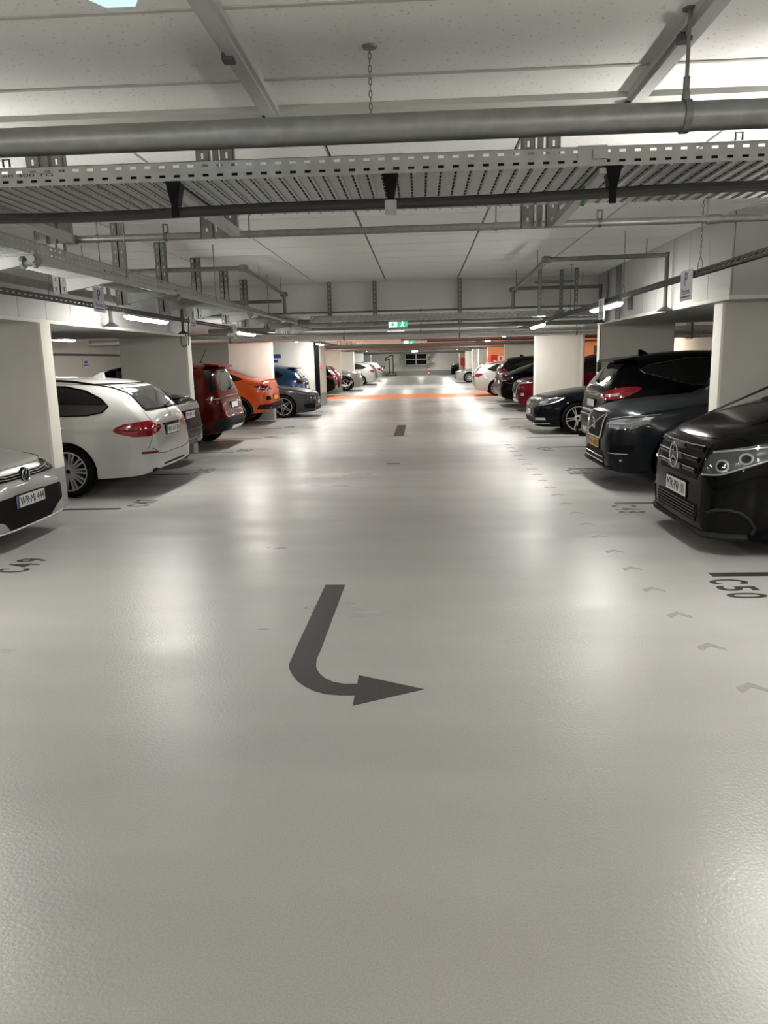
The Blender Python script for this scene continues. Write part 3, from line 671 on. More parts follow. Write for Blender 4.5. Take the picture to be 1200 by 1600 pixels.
# exit signs, the far ventilator, fire cabinets, bollard
def exit_sign(y, z, x, w_, h_, label, green=True, zc=ZL):
    t = thing('exit_sign', label, 'exit sign', (x, y, z)); m = MB(); m.box((-w_/2, 0, 0), (w_/2, 0.05, h_)); m.build('housing', HOUSE, t)
    m = MB(); m.box((-w_/2+0.005, -0.006, 0.01), (-0.02 if green else w_/2-0.005, 0, h_-0.01)); m.build('white_panel', EXITW, t)
    if green:
        m = MB(); m.box((-0.02, -0.006, 0.01), (w_/2-0.005, 0, h_-0.01)); m.build('green_panel', EXITG, t)
    m = MB(); X, Z = -w_*0.28, h_*0.5
    m.prism([(X-0.02, Z-0.03), (X+0.02, Z-0.03), (X+0.02, Z+0.0), (X+0.045, Z+0.0), (X, Z+0.04), (X-0.045, Z+0.0), (X-0.02, Z)], -0.008, -0.006, 0, 'y'); m.build('arrow', EXITG if green else DSTEEL, t)
    if green:                                              # running man
        m = MB(); X = w_*0.22
        m.lathe([(0, -0.008), (0.012, -0.008), (0.012, -0.006), (0, -0.006)], (X, 0, Z+0.04), 'y', 10)
        m.prism([(X-0.015, Z-0.01), (X+0.01, Z-0.015), (X+0.02, Z+0.02), (X-0.005, Z+0.027)], -0.008, -0.006, 0, 'y')
        m.prism([(X-0.015, Z-0.01), (X+0.002, Z-0.01), (X-0.03, Z-0.045), (X-0.042, Z-0.04)], -0.008, -0.006, 0, 'y')
        m.prism([(X, Z-0.015), (X+0.012, Z-0.012), (X+0.04, Z-0.04), (X+0.03, Z-0.048)], -0.008, -0.006, 0, 'y')
        m.build('running_man', EXITW, t)
    m = MB(); m.tube([(-w_*0.35, 0.025, h_), (-w_*0.35, 0.025, zc-z)], 0.006, 6); m.tube([(w_*0.35, 0.025, h_), (w_*0.35, 0.025, zc-z)], 0.006, 6); m.build('hanger', STEEL, t)
exit_sign(14.5, 2.196, -0.414, 0.355, 0.11, 'green and white lit exit sign, nearest above the aisle')
exit_sign(19.4, 2.225, -0.61, 0.43, 0.10, 'white lit exit sign directly below and behind the nearest green one', False)
exit_sign(31.0, 2.17, -0.47, 0.42, 0.22, 'lit exit sign in the middle of the aisle, third from the viewpoint')
exit_sign(42.0, 2.12, -0.60, 0.42, 0.15, 'small lit white exit sign deep in the aisle', False)
exit_sign(50.0, 2.05, -0.40, 0.40, 0.15, 'tiny lit exit sign farthest down the aisle', False)
t = thing('jet_fan', 'grey ventilation unit with four dark openings on the far wall', 'ventilator', (-0.5, 78.4, 1.0))
m = MB()
for x in (-1.15, -0.06, 1.03): m.box((x, 0, 0), (x+0.12, 0.5, 1.2))
for z in (0, 0.56, 1.12): m.box((-1.15, 0.01, z), (1.15, 0.5, z+0.1))
m.build('frame', STEEL, t)
m = MB(); m.box((-1.1, 0.3, 0.05), (1.1, 0.5, 1.2)); m.build('opening', BLACK, t)
for x, z in ((-1.3, 0.35), (1.3, 0.35), (1.3, 1.0)):
    m = MB(); m.lathe([(0, 0.0), (0.18, 0.0), (0.2, 0.05), (0.2, 0.4), (0, 0.4)], (x, 0, z), 'y', 16); m.build('motor', STEEL, t, smooth=True)
m = MB(); m.box((-1.1, 0.2, 1.2), (-1.0, 0.3, ZL-1.0)); m.box((1.0, 0.2, 1.2), (1.1, 0.3, ZL-1.0)); m.build('hanger', STEEL, t)
t = thing('bollard', 'red and white striped bollard in front of the far wall', 'bollard', (0.78, 77.5, 0))
for i in range(5):
    m = MB(); m.lathe([(0, i*0.17), (0.07, i*0.17), (0.07, i*0.17+0.17), (0, i*0.17+0.17)], (0,0,0), 'z', 12); m.build('red_band' if i % 2 == 0 else 'white_band', FIRE if i % 2 == 0 else WHITE, t)
t = thing('fire_cabinet', 'red fire hose cabinet on the orange wall', 'fire cabinet', (3.78, 38.1, 1.42)); m = MB(); m.box((-0.42, -0.22, -0.05), (0.42, 0, 0.32)); m.build('cabinet', FIRE, t)
m = MB(); m.box((-0.10, -0.23, 0.0), (0.20, -0.22, 0.28)); m.build('window', WHITE, t)
m = MB(); m.box((0.0, -0.235, 0.06), (0.09, -0.23, 0.22)); m.build('hose_symbol', FIRE, t)
t = thing('fire_cabinet', 'tall red cabinet far down the right side by the last pillars', 'fire cabinet', (3.30, 65.8, 1.0)); m = MB(); m.box((0, -0.1, 0), (0.5, 0.1, 0.65)); m.box((0.2, -0.02, -1.0), (0.3, 0.02, 0)); m.build('cabinet', FIRE, t)
t = thing('service_door', 'narrow dark door in the orange wall seen past the third right pillar', 'door', (8.38, 38.1, 0)); m = MB(); m.box((-0.09, -0.03, 0), (0.09, 0, 2.05)); m.build('leaf', mat('dark door', (0.06, 0.03, 0.025), 0.5), t)
t = thing('fire_call_box', 'small red call box on the stair core', 'alarm box', (-3.66, 28.2, 1.35)); m = MB(); m.box((0, 0, 0), (0.05, 0.12, 0.14)); m.build('box', FIRE, t)
t = thing('traffic_arrow_sign', 'thin dark arrow on the orange wall on the left', 'sign', (-5.15, 41.49, 1.42)); m = MB(); m.box((-0.6, -0.008, -0.02), (0.25, 0, 0.02)); m.prism([(0.2, -0.1), (0.5, 0), (0.2, 0.1)], -0.008, 0, 0, 'y'); m.build('arrow', INK, t)
# ------------------------------------------------------------------ cars
def pchip(P):
    P = sorted(P); x = np.array([p[0] for p in P], float); y = np.array([p[1] for p in P], float)
    h = np.diff(x); d = np.diff(y)/h; n = len(x); m_ = np.zeros(n)
    for i in range(1, n-1):
        if d[i-1]*d[i] > 0:
            w1, w2 = 2*h[i]+h[i-1], h[i]+2*h[i-1]; m_[i] = (w1+w2)/(w1/d[i-1]+w2/d[i])
    m_[0], m_[-1] = d[0], d[-1]
    def f(q):
        q = np.clip(q, x[0], x[-1]); i = np.clip(np.searchsorted(x, q)-1, 0, n-2)
        t = (q-x[i])/h[i]
        return (y[i]*(1+2*t)*(1-t)**2 + h[i]*m_[i]*t*(1-t)**2 + y[i+1]*t*t*(3-2*t) + h[i]*m_[i+1]*t*t*(t-1))
    return f

def body_mesh(sp):
    L, W = sp['L'], sp['W']; top, bot, belt, plan = (pchip(sp[k]) for k in ('top', 'bot', 'belt', 'plan'))
    R = sp['R']; Ra = sp.get('Ra', R+0.045); ax = (sp['fw'], sp['rw'])
    e = 0.42*(np.arange(0, 23)/22.0)**2
    xs = np.unique(np.round(np.concatenate([np.linspace(0, L, 84), e, L-e]), 4))
    ns, nu = 18, 16; flare = sp.get('flare', 0.018); rows = None; V = []
    tum = sp.get('tumble', 0.24); clad = sp.get('clad', 0.12); cz = pchip(sp['cladz']) if 'cladz' in sp else None
    ring_m = None
    for x in xs:
        zt, zb, wd = float(top(x)), float(bot(x)), float(plan(x))
        zt = max(zt, zb+0.06); zl = min(float(belt(x)), zb + 0.86*(zt-zb)); h = zt - zl
        half = [(0, zb), (wd*0.5, zb), (max(wd-0.10, wd*0.8), zb), (max(wd-0.045, wd*0.9), zb+0.012)]
        zmid = []
        for i in range(ns):
            t = i/(ns-1.0); z = zb+0.045*min(1, (zl-zb)/0.3) + t*(zl-zb-0.045*min(1, (zl-zb)/0.3))
            tt = min(1.0, max(0.0, (z-zb)/(zl-zb)))
            y = wd*(1 - sp.get('tuck', 0.055)*(1-tt)**2.5 - sp.get('belttuck', 0.045)*tt**4)
            for (xa, xb, z0, z1, amp, sig) in sp.get('crease', []):
                if xa-0.3 <= x <= xb+0.3:
                    k = min(1, max(0, (x-xa+0.3)/0.3))*min(1, max(0, (xb+0.3-x)/0.3)); zc = z0 + (z1-z0)*(x-xa)/(xb-xa)
                    y += k*amp*math.exp(-((z-zc)/sig)**2)
            for a in ax:
                r = math.hypot(x-a, z-R)
                if r > Ra*0.8: y += flare*math.exp(-((r-Ra)/0.10)**2)*(wd/(W/2))**4
            half.append((y, z))
        yb = half[-1][0]
        g = min(1, max(0, (h-0.12)/0.35)); k = tum*g; mm = 2.0+1.6*g; nn = 2.6+0.6*g
        for i in range(1, nu+1):
            ph = (math.pi/2)*i/nu; ze = math.sin(ph)**(2/mm) if i < nu else 1.0
            y = yb*(1-k*ze)*max(0.0, 1-ze**mm)**(1/nn) if i < nu else 0.0
            half.append((y, zl+h*ze))
        full = half + [(-y, z) for y, z in half[-2:0:-1]]
        V.append([(float(x), float(y), float(z)) for y, z in full])
    n = len(V[0]); nh = len(half); mb = MB(); mb.v = [p for s in V for p in s]
    for i in range(len(xs)-1):
        for j in range(n):
            jj = (j+1) % n; mb.f.append((i*n+j, i*n+jj, (i+1)*n+jj, (i+1)*n+j))
            jm = j if j < nh-1 else n-1-j                      # mirrored row
            zc = (V[i][j][2]+V[i][jj][2])/2; xm = (xs[i]+xs[i+1])/2
            lim = float(cz(xm)) if cz else float(bot(xm))+clad*0.4
            mb.m.append(2 if jm < 2 else (1 if (zc < lim) else 0))
    mb.f.append(tuple(range(n))[::-1]); mb.m.append(0 if sp.get('endpaint', 1) else 1)
    mb.f.append(tuple(range((len(xs)-1)*n, len(xs)*n))); mb.m.append(0 if sp.get('endpaint', 1) else 1)
    return mb

def cut_arches(sp, mb, mats):
    me = mb.mesh('body', mats); o = link('body', me)
    R = sp['R']; Ra = sp.get('Ra', R+0.045); W = sp['W']; tmp = []
    for a in (sp['fw'], sp['rw']):
        for s in (-1, 1):
            c = MB(); y0, y1 = sorted((s*(W/2-0.36), s*(W/2+0.25)))
            prof = [(Ra*math.cos(q), R*0.98+Ra*math.sin(q)) for q in [2*math.pi*i/56 for i in range(56)]]
            c.prism([(a+p, q) for p, q in prof], y0, y1, 2, 'y'); q = link('cut', c.mesh('cut', mats)); tmp.append(q)
            md = o.modifiers.new('b', 'BOOLEAN'); md.operation = 'DIFFERENCE'; md.object = q; md.solver = 'EXACT'
    dg = bpy.context.evaluated_depsgraph_get(); new = bpy.data.meshes.new_from_object(o.evaluated_get(dg))
    for q in tmp: bpy.data.objects.remove(q)
    bpy.data.objects.remove(o)
    new.materials.clear()
    for m_ in mats: new.materials.append(m_)
    new.polygons.foreach_set('use_smooth', [True]*len(new.polygons)); new.set_sharp_from_angle(angle=math.radians(38)); new.name = 'body'
    return new

_wheels = {}
def wheel_meshes(R, wd, style):
    k = (round(R, 3), wd, style)
    if k in _wheels: return _wheels[k]
    n, kind, rf, dark = style; rr = R*rf; h = wd/2
    t = MB(); t.lathe([(rr, -h+0.012), (rr+0.012, -h+0.002), ((R+rr)/2, -h-0.006), (R-0.03, -h+0.004), (R-0.008, -h+0.022), (R, -h+0.05), (R, h-0.05), (R-0.03, h-0.004), (rr, h-0.01)], (0,0,0), 'y', 48, closed=True)
    tyre = t.mesh('wheel', TYRE, True)
    r = MB()
    r.lathe([(rr, -h+0.012), (rr+0.004, -h+0.004), (rr-0.012, -h+0.004), (rr-0.022, -h+0.03), (rr-0.03, h-0.03), (rr, h-0.02)], (0,0,0), 'y', 48, 0, closed=True)
    r.lathe([(0.0, -h+0.085), (rr-0.03, -h+0.085), (rr-0.03, -h+0.10), (0, -h+0.10)], (0,0,0), 'y', 40, 1)
    r.lathe([(0.0, -h+0.02), (0.028, -h+0.018), (0.034, -h+0.03), (0.075, -h+0.038), (0.075, -h+0.07), (0, -h+0.07)], (0,0,0), 'y', 20, 0)
    r.lathe([(0.0, -h+0.017), (0.026, -h+0.017), (0.026, -h+0.02), (0.0, -h+0.02)], (0,0,0), 'y', 16, 1)
    for i in range(n):
        base = 2*math.pi*i/n
        offs = {'single': [(0, 0, 0.032, 0.028)], 'double': [(-0.10, -0.115, 0.016, 0.014), (0.10, 0.115, 0.016, 0.014)], 'vee': [(-0.05, -0.20, 0.018, 0.016), (0.05, 0.20, 0.018, 0.016)], 'star': [(0, 0, 0.05, 0.036)]}[kind]
        for a0, a1, w0, w1 in offs:
            p0 = Vector((0.05*math.cos(base+a0*2), 0, 0.05*math.sin(base+a0*2))); p1 = Vector(((rr-0.008)*math.cos(base+a1), 0, (rr-0.008)*math.sin(base+a1)))
            d = (p1-p0).normalized(); q = Vector((-d.z, 0, d.x))
            def Y(v, y): return (v.x, y, v.z)
            y0, y1, dp = -h+0.032, -h+0.012, 0.03
            r.hexa([Y(p0-q*w0, y0+dp), Y(p0+q*w0, y0+dp), Y(p1+q*w1, y1+dp), Y(p1-q*w1, y1+dp), Y(p0-q*w0*0.7, y0), Y(p0+q*w0*0.7, y0), Y(p1+q*w1*0.8, y1), Y(p1-q*w1*0.8, y1)], 2 if (dark == 2) else 0)
            if dark == 2:    # bright machined edges
                for s in (-1, 1):
                    r.hexa([Y(p0+q*w0*0.5*s, y0+0.004), Y(p0+q*w0*0.8*s, y0+0.004), Y(p1+q*w1*0.85*s, y1+0.004), Y(p1+q*w1*0.55*s, y1+0.004), Y(p0+q*w0*0.5*s, y0-0.002), Y(p0+q*w0*0.75*s, y0-0.002), Y(p1+q*w1*0.8*s, y1-0.002), Y(p1+q*w1*0.55*s, y1-0.002)], 0)
    rim = r.mesh('rim', [DALLOY if dark == 1 else ALLOY, BLACK, DALLOY], True)
    _wheels[k] = (tyre, rim); return _wheels[k]

class Car:
    def __init__(s, sp, label, x, y, facing, group=None, cat='car', name='car'):
        """facing: +1 nose to world -X (rear to +X), -1 nose to world +X"""
        s.sp = sp; s.L = sp['L']; L = s.L
        s.root = thing(name, label, cat, (x, y, 0), 0 if facing > 0 else math.pi, group)
        mats = [sp['paint'], sp.get('cladmat', PLASTIC), WELL]
        me = cut_arches(sp, body_mesh(sp), mats)
        bm = bmesh.new(); bm.from_mesh(me); s.bvh = BVHTree.FromBMesh(bm); bm.free()
        me.transform(Matrix.Translation((-L/2, 0, 0))); s.body = link('body', me, s.root)
        R = sp['R']; wd = sp.get('tw', 0.225); ty, rim = wheel_meshes(R, wd, sp['wheel'])
        for a in (sp['fw'], sp['rw']):
            for sd in (-1, 1):
                wo = link('wheel', ty, s.root, None, None, None, None, (a-L/2, sd*(sp['W']/2-wd/2-0.012), R), (0, random.uniform(0, 1), 0 if sd < 0 else math.pi)); wo.rotation_mode = 'ZYX'
                link('rim', rim, wo)
    def cast(s, view, a, b):
        L = s.L
        if view == 'S': o, d = Vector((a, 3, b)), Vector((0, -1, 0))
        elif view == 'F': o, d = Vector((-2, a, b)), Vector((1, 0, 0))
        elif view == 'R': o, d = Vector((L+2, a, b)), Vector((-1, 0, 0))
        elif view == 'T': o, d = Vector((a, b, 4)), Vector((0, 0, -1))
        else:
            al = math.radians(view[1]); sx, sy = math.sin(al), math.cos(al)
            if view[0] == 'F': o = Vector((sx*a, sy*a, b)); d = Vector((sy, -sx, 0))
            else: o = Vector((L - sx*a, sy*a, b)); d = Vector((-sy, -sx, 0))
            o = o - d*3
        p, n, i, q = s.bvh.ray_cast(o, d)
        if p is None:
            p, n, i, q = s.bvh.find_nearest(o + d*(3 if view not in ('F', 'R') else 2.1))
        if n.dot(d) > 0: n = -n
        return p, n
    def _uv(s, view, pts):
        if isinstance(view, str): return [(a, b) for a, b in pts]
        al = math.radians(view[1]); return [(e*math.sin(al) + y*math.cos(al), z) for e, y, z in pts]   # (end distance, y, z)
    def patch(s, name, m_, view, pts, off=0.004, step=0.035, mirror=False, parent=None, smooth_n=True, label=None, depth=0.014):
        P = s._uv(view, pts); B = []
        for i in range(len(P)):
            a, b = np.array(P[i]), np.array(P[(i+1) % len(P)]); k = max(1, int(np.linalg.norm(b-a)/step))
            for j in range(k): B.append(a + (b-a)*j/k)
        nb = len(B); lo, hi = np.min(B, 0), np.max(B, 0); I = []
        gx = np.arange(lo[0]+step/2, hi[0], step); gy = np.arange(lo[1]+step/2, hi[1], step)
        Ba = np.array(B); Bn = np.roll(Ba, -1, 0)
        for x in gx:
            for y in gy:
                c = ((Ba[:,1] > y) != (Bn[:,1] > y)); xi = Ba[:,0] + (y-Ba[:,1])/(np.where(np.abs(Bn[:,1]-Ba[:,1]) < 1e-9, 1e-9, Bn[:,1]-Ba[:,1]))*(Bn[:,0]-Ba[:,0])
                if (np.sum(c & (x < xi)) % 2) and np.min(np.hypot(Ba[:,0]-x, Ba[:,1]-y)) > step*0.45: I.append((x, y))
        co = [Vector(p) for p in B] + [Vector(p) for p in I]
        r = delaunay_2d_cdt(co, [(i, (i+1) % nb) for i in range(nb)], [], 1, 1e-6)
        V2, F = r[0], r[2]; P3 = [s.cast(view, v[0], v[1]) for v in V2]
        ec = {}
        for f in F:
            for i in range(len(f)):
                e = (f[i], f[(i+1) % len(f)]); ec[e] = ec.get(e, 0) + 1
        bd = [e for e in ec if (e[1], e[0]) not in ec]
        n = len(P3); mb = MB()
        mb.v = [tuple(p + nn*off) for p, nn in P3] + [tuple(p - nn*depth) for p, nn in P3]
        mb.f = [tuple(f) for f in F] + [(e[0], e[1], e[1]+n, e[0]+n) for e in bd]; mb.m = [0]*len(mb.f)
        s._emit(name, mb, m_, mirror, parent, label, True, 40)
        return s
    def _emit(s, name, mb, m_, mirror=False, parent=None, label=None, smooth=True, ang=40):
        L = s.L; out = []
        for sg in ((1, -1) if mirror else (1,)):
            q = MB(); q.v = [(a-L/2, b*sg, c) for a, b, c in mb.v]; q.f = mb.f; q.m = mb.m
            me = q.mesh(name, m_, smooth, ang); out.append(link(name, me, parent or s.root, label))
        s.last = out[0]; return out
    def line(s, name, m_, view, pts, r=0.004, closed=False, mirror=False, off=0.0, step=0.04, label=None, seg=8, parent=None):
        P = s._uv(view, pts); B = []; n = len(P)
        for i in range(n if closed else n-1):
            a, b = np.array(P[i]), np.array(P[(i+1) % n]); k = max(1, int(np.linalg.norm(b-a)/step))
            for j in range(k): B.append(a+(b-a)*j/k)
        if not closed: B.append(np.array(P[-1]))
        Q = []
        for v in B:
            p, nn = s.cast(view, v[0], v[1]); Q.append(p + nn*off)
        mb = MB(); mb.tube(Q, r, seg, closed=closed); s._emit(name, mb, m_, mirror, parent, label); return s
    def lines(s, name, m_, view, polys, r=0.003, mirror=True):
        mb = MB()
        for pts in polys:
            P = s._uv(view, pts); B = []
            for i in range(len(P)-1):
                a, b = np.array(P[i]), np.array(P[i+1]); k = max(1, int(np.linalg.norm(b-a)/0.05))
                for j in range(k): B.append(a+(b-a)*j/k)
            B.append(np.array(P[-1])); mb.tube([s.cast(view, v[0], v[1])[0] for v in B], r, 6)
        s._emit(name, mb, m_, mirror); return s
    def solid(s, name, mb, m_, mirror=False, smooth=False, label=None, parent=None): s._emit(name, mb, m_, mirror, parent, label, smooth); return s
    def at(s, view, a, b):
        return s.cast(view, a, b)[0]
    def plate(s, end, z, text, yellow=False, w_=0.52, h_=0.11, band=True, off=0.012, yoff=0.0, holder=True):
        x = min(s.cast(end, yoff+q, z+zz)[0].x for q in (-0.2, 0, 0.2) for zz in (-.05, .05)) if end == 'F' else max(s.cast(end, yoff+q, z+zz)[0].x for q in (-0.2, 0, 0.2) for zz in (-.05, .05))
        f = -1 if end == 'F' else 1; x += f*off; m = MB(); m.box((min(x, x-f*0.05), yoff-w_/2-0.012, z-h_/2-0.012), (max(x, x-f*0.05), yoff+w_/2+0.012, z+h_/2+0.012))
        s._emit('license_plate', m, BLACK, label=None, smooth=False); P = s.last
        m = MB(); a, b = sorted((x, x+f*0.003)); m.box((a, yoff-w_/2, z-h_/2), (b, yoff+w_/2, z+h_/2)); s._emit('plate_face', m, YELLOW if yellow else WHITE, parent=P, smooth=False)
        u = (0, -1, 0) if end == 'F' else (0, 1, 0)          # reading direction seen from outside
        shift = 0.0
        if band:
            m = MB(); c0 = yoff - u[1]*w_/2; c1 = c0 + u[1]*0.042; a, b = sorted((x+f*0.002, x+f*0.0042)); m.box((a, min(c0, c1), z-h_/2), (b, max(c0, c1), z+h_/2)); s._emit('country_band', m, BLUE, parent=P, smooth=False); shift = u[1]*0.022
        if text:
            t = text_mb(text, w_-0.075, h_*0.70, 0.002, 0.0); xform(t, basis((x+f*0.004, yoff+shift, z), u, (0, 0, 1), (f, 0, 0))); s._emit('plate_lettering', t, INK, parent=P, smooth=False)
        return s
    def emblem(s, end, z, r, kind, m_=CHROME, off=0.012, y=0.0):
        p = s.cast(end, y, z)[0]; f = -1 if end == 'F' else 1; x = p.x + f*off; mb = MB()
        ring = [(x, y + r*math.cos(q), z + r*math.sin(q)) for q in [2*math.pi*i/40 for i in range(40)]]
        if kind != 'letters': mb.tube(ring, r*0.065 if kind != 'arrow' else r*0.10, 8, closed=True)
        def seg(pts, t): mb.tube([(x, y + a*r, z + b*r) for a, b in pts], t*r, 6)
        if kind == 'star':
            for q in (90, 210, 330):
                a = math.radians(q); mb.tube([(x, y, z), (x, y+r*math.cos(a), z+r*math.sin(a))], [r*0.11, r*0.04], 6)
        elif kind == 'vw':
            seg([(-0.33, 0.92), (0, 0.1), (0.33, 0.92)], 0.085); seg([(-0.82, 0.5), (-0.38, -0.85), (0, -0.05), (0.38, -0.85), (0.82, 0.5)], 0.085)
        elif kind == 'bar': seg([(-1.15, -1.15), (1.15, 1.15)], 0.09)
        elif kind == 'roundel':
            mb.lathe([(0, 0), (r*0.6, 0), (r*0.6, 0.004*f), (0, 0.004*f)], (x, y, z), 'x', 20)
        elif kind == 'oval': seg([(-0.5, -0.5), (-0.3, 0.5)], 0.1); seg([(0.5, 0.5), (0.3, -0.5)], 0.1); seg([(-0.35, 0), (0.35, 0)], 0.1)
        s._emit('badge', mb, m_); return s
    def antenna(s, x, kind='fin', h=0.07, l=0.2, m_=None):
        p = s.cast('T', x, 0.0)[0]; mb = MB()
        if kind == 'fin':
            mb.hexa([(x-l/2, -0.035, p.z-0.02), (x+l/2, -0.045, p.z-0.03), (x+l/2, 0.045, p.z-0.03), (x-l/2, 0.035, p.z-0.02), (x+l*0.25, -0.008, p.z+h), (x+l*0.5, -0.012, p.z+h*1.02), (x+l*0.5, 0.012, p.z+h*1.02), (x+l*0.25, 0.008, p.z+h)])
        else:
            mb.tube([(x, 0, p.z-0.01), (x+0.03, 0, p.z+0.02)], 0.02, 8); mb.tube([(x+0.01, 0, p.z), (x+l, 0, p.z+h)], 0.006, 6)
        s._emit('antenna', mb, m_ or s.sp['paint']); return s
    def mirrors(s, x, z, m_=None):
        p = s.cast('S', x, z)[0]; mb = MB(); y = p.y
        prof = [(0.0, -0.12), (0.06, -0.10), (0.085, -0.03), (0.085, 0.06), (0.05, 0.11), (0.0, 0.12)]
        mb.lathe(prof, (x, y+0.14, z+0.03), 'y', 14); mb.v = [(a if a < x else x+(a-x)*0.35, b, c) for a, b, c in mb.v]
        mb.hexa([(x-0.03, y-0.03, z-0.06), (x+0.05, y-0.03, z-0.06), (x+0.05, y+0.1, z-0.03), (x-0.03, y+0.1, z-0.03), (x-0.03, y-0.03, z-0.02), (x+0.05, y-0.03, z-0.02), (x+0.05, y+0.1, z+0.0), (x-0.03, y+0.1, z+0.0)])
        s._emit('wing_mirror', mb, m_ or s.sp['paint'], True); return s
    def handle(s, x, z):
        p = s.cast('S', x, z)[0]; mb = MB(); mb.tube([(x-0.10, p.y-0.01, z), (x-0.08, p.y+0.028, z), (x+0.08, p.y+0.028, z+0.005), (x+0.10, p.y-0.01, z+0.005)], 0.014, 8); s._emit('door_handle', mb, s.sp['paint'], True); return s
    def rails(s, x0, x1, y, m_=BLACK):
        mb = MB(); pts = []
        for i in range(13):
            x = x0+(x1-x0)*i/12; p = s.cast('T', x, y)[0]; k = min(1, 3.0*min(i, 12-i)/12.0); pts.append((x, y, p.z+0.035*min(1, k*1.6)))
        mb.tube(pts, 0.014, 8); s._emit('roof_rail', mb, m_, True); return s
    def arch_trim(s, m_=PLASTIC, t=0.055, ends=(-20, 200), xs=None):
        sp = s.sp; Ra = sp.get('Ra', sp['R']+0.045)
        for a in (xs or (sp['fw'], sp['rw'])):
            n = 26; A = [math.radians(ends[0]+(ends[1]-ends[0])*i/n) for i in range(n+1)]
            P = [(a+(Ra+t)*math.cos(q), sp['R']+(Ra+t)*math.sin(q)) for q in A] + [(a+(Ra+0.004)*math.cos(q), sp['R']+(Ra+0.004)*math.sin(q)) for q in A[::-1]]
            s.patch('wheel_arch_trim', m_, 'S', P, 0.012, 0.04, True)
        return s
    def wiper(s, end, y, z0, z1, l, m_=BLACK):
        p0 = s.cast(end, y, z0); p1 = s.cast(end, y+l, z1); f = -1 if end == 'F' else 1; mb = MB()
        mb.tube([p0[0]+p0[1]*0.03, p1[0]+p1[1]*0.02], [0.012, 0.007], 6); mb.tube([p0[0]-p0[1]*0.0, p0[0]+p0[1]*0.04], 0.022, 8); s._emit('wiper', mb, m_); return s
    def pipe(s, y, z, r=0.035, n='exhaust_tip', m_=CHROME):
        p = s.cast('R', y, z)[0]; mb = MB(); mb.lathe([(r, -0.08), (r, 0.012), (r*0.8, 0.012), (r*0.75, -0.05), (0, -0.05)], (p.x, y, z), 'x', 16); s._emit(n, mb, m_, True); return s
P_WHITE = paint('white paint', (0.40, 0.395, 0.38), 0.0, 0.25)
P_SILVW = paint('silver white paint', (0.36, 0.36, 0.35), 0.1, 0.28)
P_BLACK = paint('black paint', (0.002, 0.002, 0.0022), 0.0, 0.2)
P_NAVY = paint('navy black paint', (0.0025, 0.0027, 0.0045), 0.0, 0.22)
P_GREY = paint('dark slate paint', (0.011, 0.013, 0.015), 0.3, 0.28)
P_GREY2 = paint('graphite paint', (0.034, 0.035, 0.034), 0.4, 0.3)
P_DRED = paint('dark red paint', (0.062, 0.005, 0.003), 0.15, 0.28)
P_RED = paint('ruby red paint', (0.085, 0.003, 0.006), 0.2, 0.25)
P_ORANGE = paint('orange paint', (0.58, 0.075, 0.005), 0.1, 0.28)
P_BLUE = paint('blue paint', (0.02, 0.075, 0.20), 0.35, 0.28)

def E_(L, pts): return [(round(L-e, 4), z) for e, z in pts]
def spec(L, W, H, R, fw, ro, paint_, wheel, front, cowl, roof, tail, beltf, belt, beltr, bot=None, plan_f=None, plan_r=None, **k):
    d = dict(L=L, W=W, H=H, R=R, fw=fw, rw=L-ro, paint=paint_, wheel=wheel, **k); w2 = W/2
    d['top'] = front + cowl + roof + E_(L, tail)
    d['bot'] = bot or [(0, 0.36), (0.05, 0.22), (0.3, 0.18), (1.3, 0.17), (L-1.2, 0.19), (L-0.35, 0.24), (L-0.06, 0.32), (L, 0.42)]
    d['belt'] = [(0, front[0][1]), (0.3, beltf), (fw, beltf+0.10), (1.6, belt), (L-1.0, beltr), (L-0.2, beltr-0.03), (L, 0.6)]
    d['plan'] = (plan_f or [(0, w2*0.52), (0.03, w2*0.66), (0.10, w2*0.80), (0.28, w2*0.91), (0.6, w2*0.975), (1.1, w2)]) + (plan_r or E_(L, [(0.9, w2), (0.45, w2*0.985), (0.2, w2*0.945), (0.08, w2*0.87), (0.03, w2*0.77), (0.01, w2*0.66), (0, w2*0.54)]))
    return d
W5 = (5, 'double', 0.70, 0); W10 = (10, 'vee', 0.72, 0)

def dress(c, sidewin, wind=None, rear=None, seams=True, mir=None, handles=(), frame=None):
    c.patch('side_window', GLASS, 'S', sidewin, 0.003, 0.05, True)
    if frame: c.line('window_frame', frame, 'S', sidewin, 0.009, True, True, 0.006)
    if wind: c.patch('windshield', GLASS, 'F', wind, 0.003, 0.06)
    if rear: c.patch('rear_window', GLASS2, 'R', rear, 0.003, 0.06)
    if mir: c.mirrors(*mir)
    for h in handles: c.handle(*h)

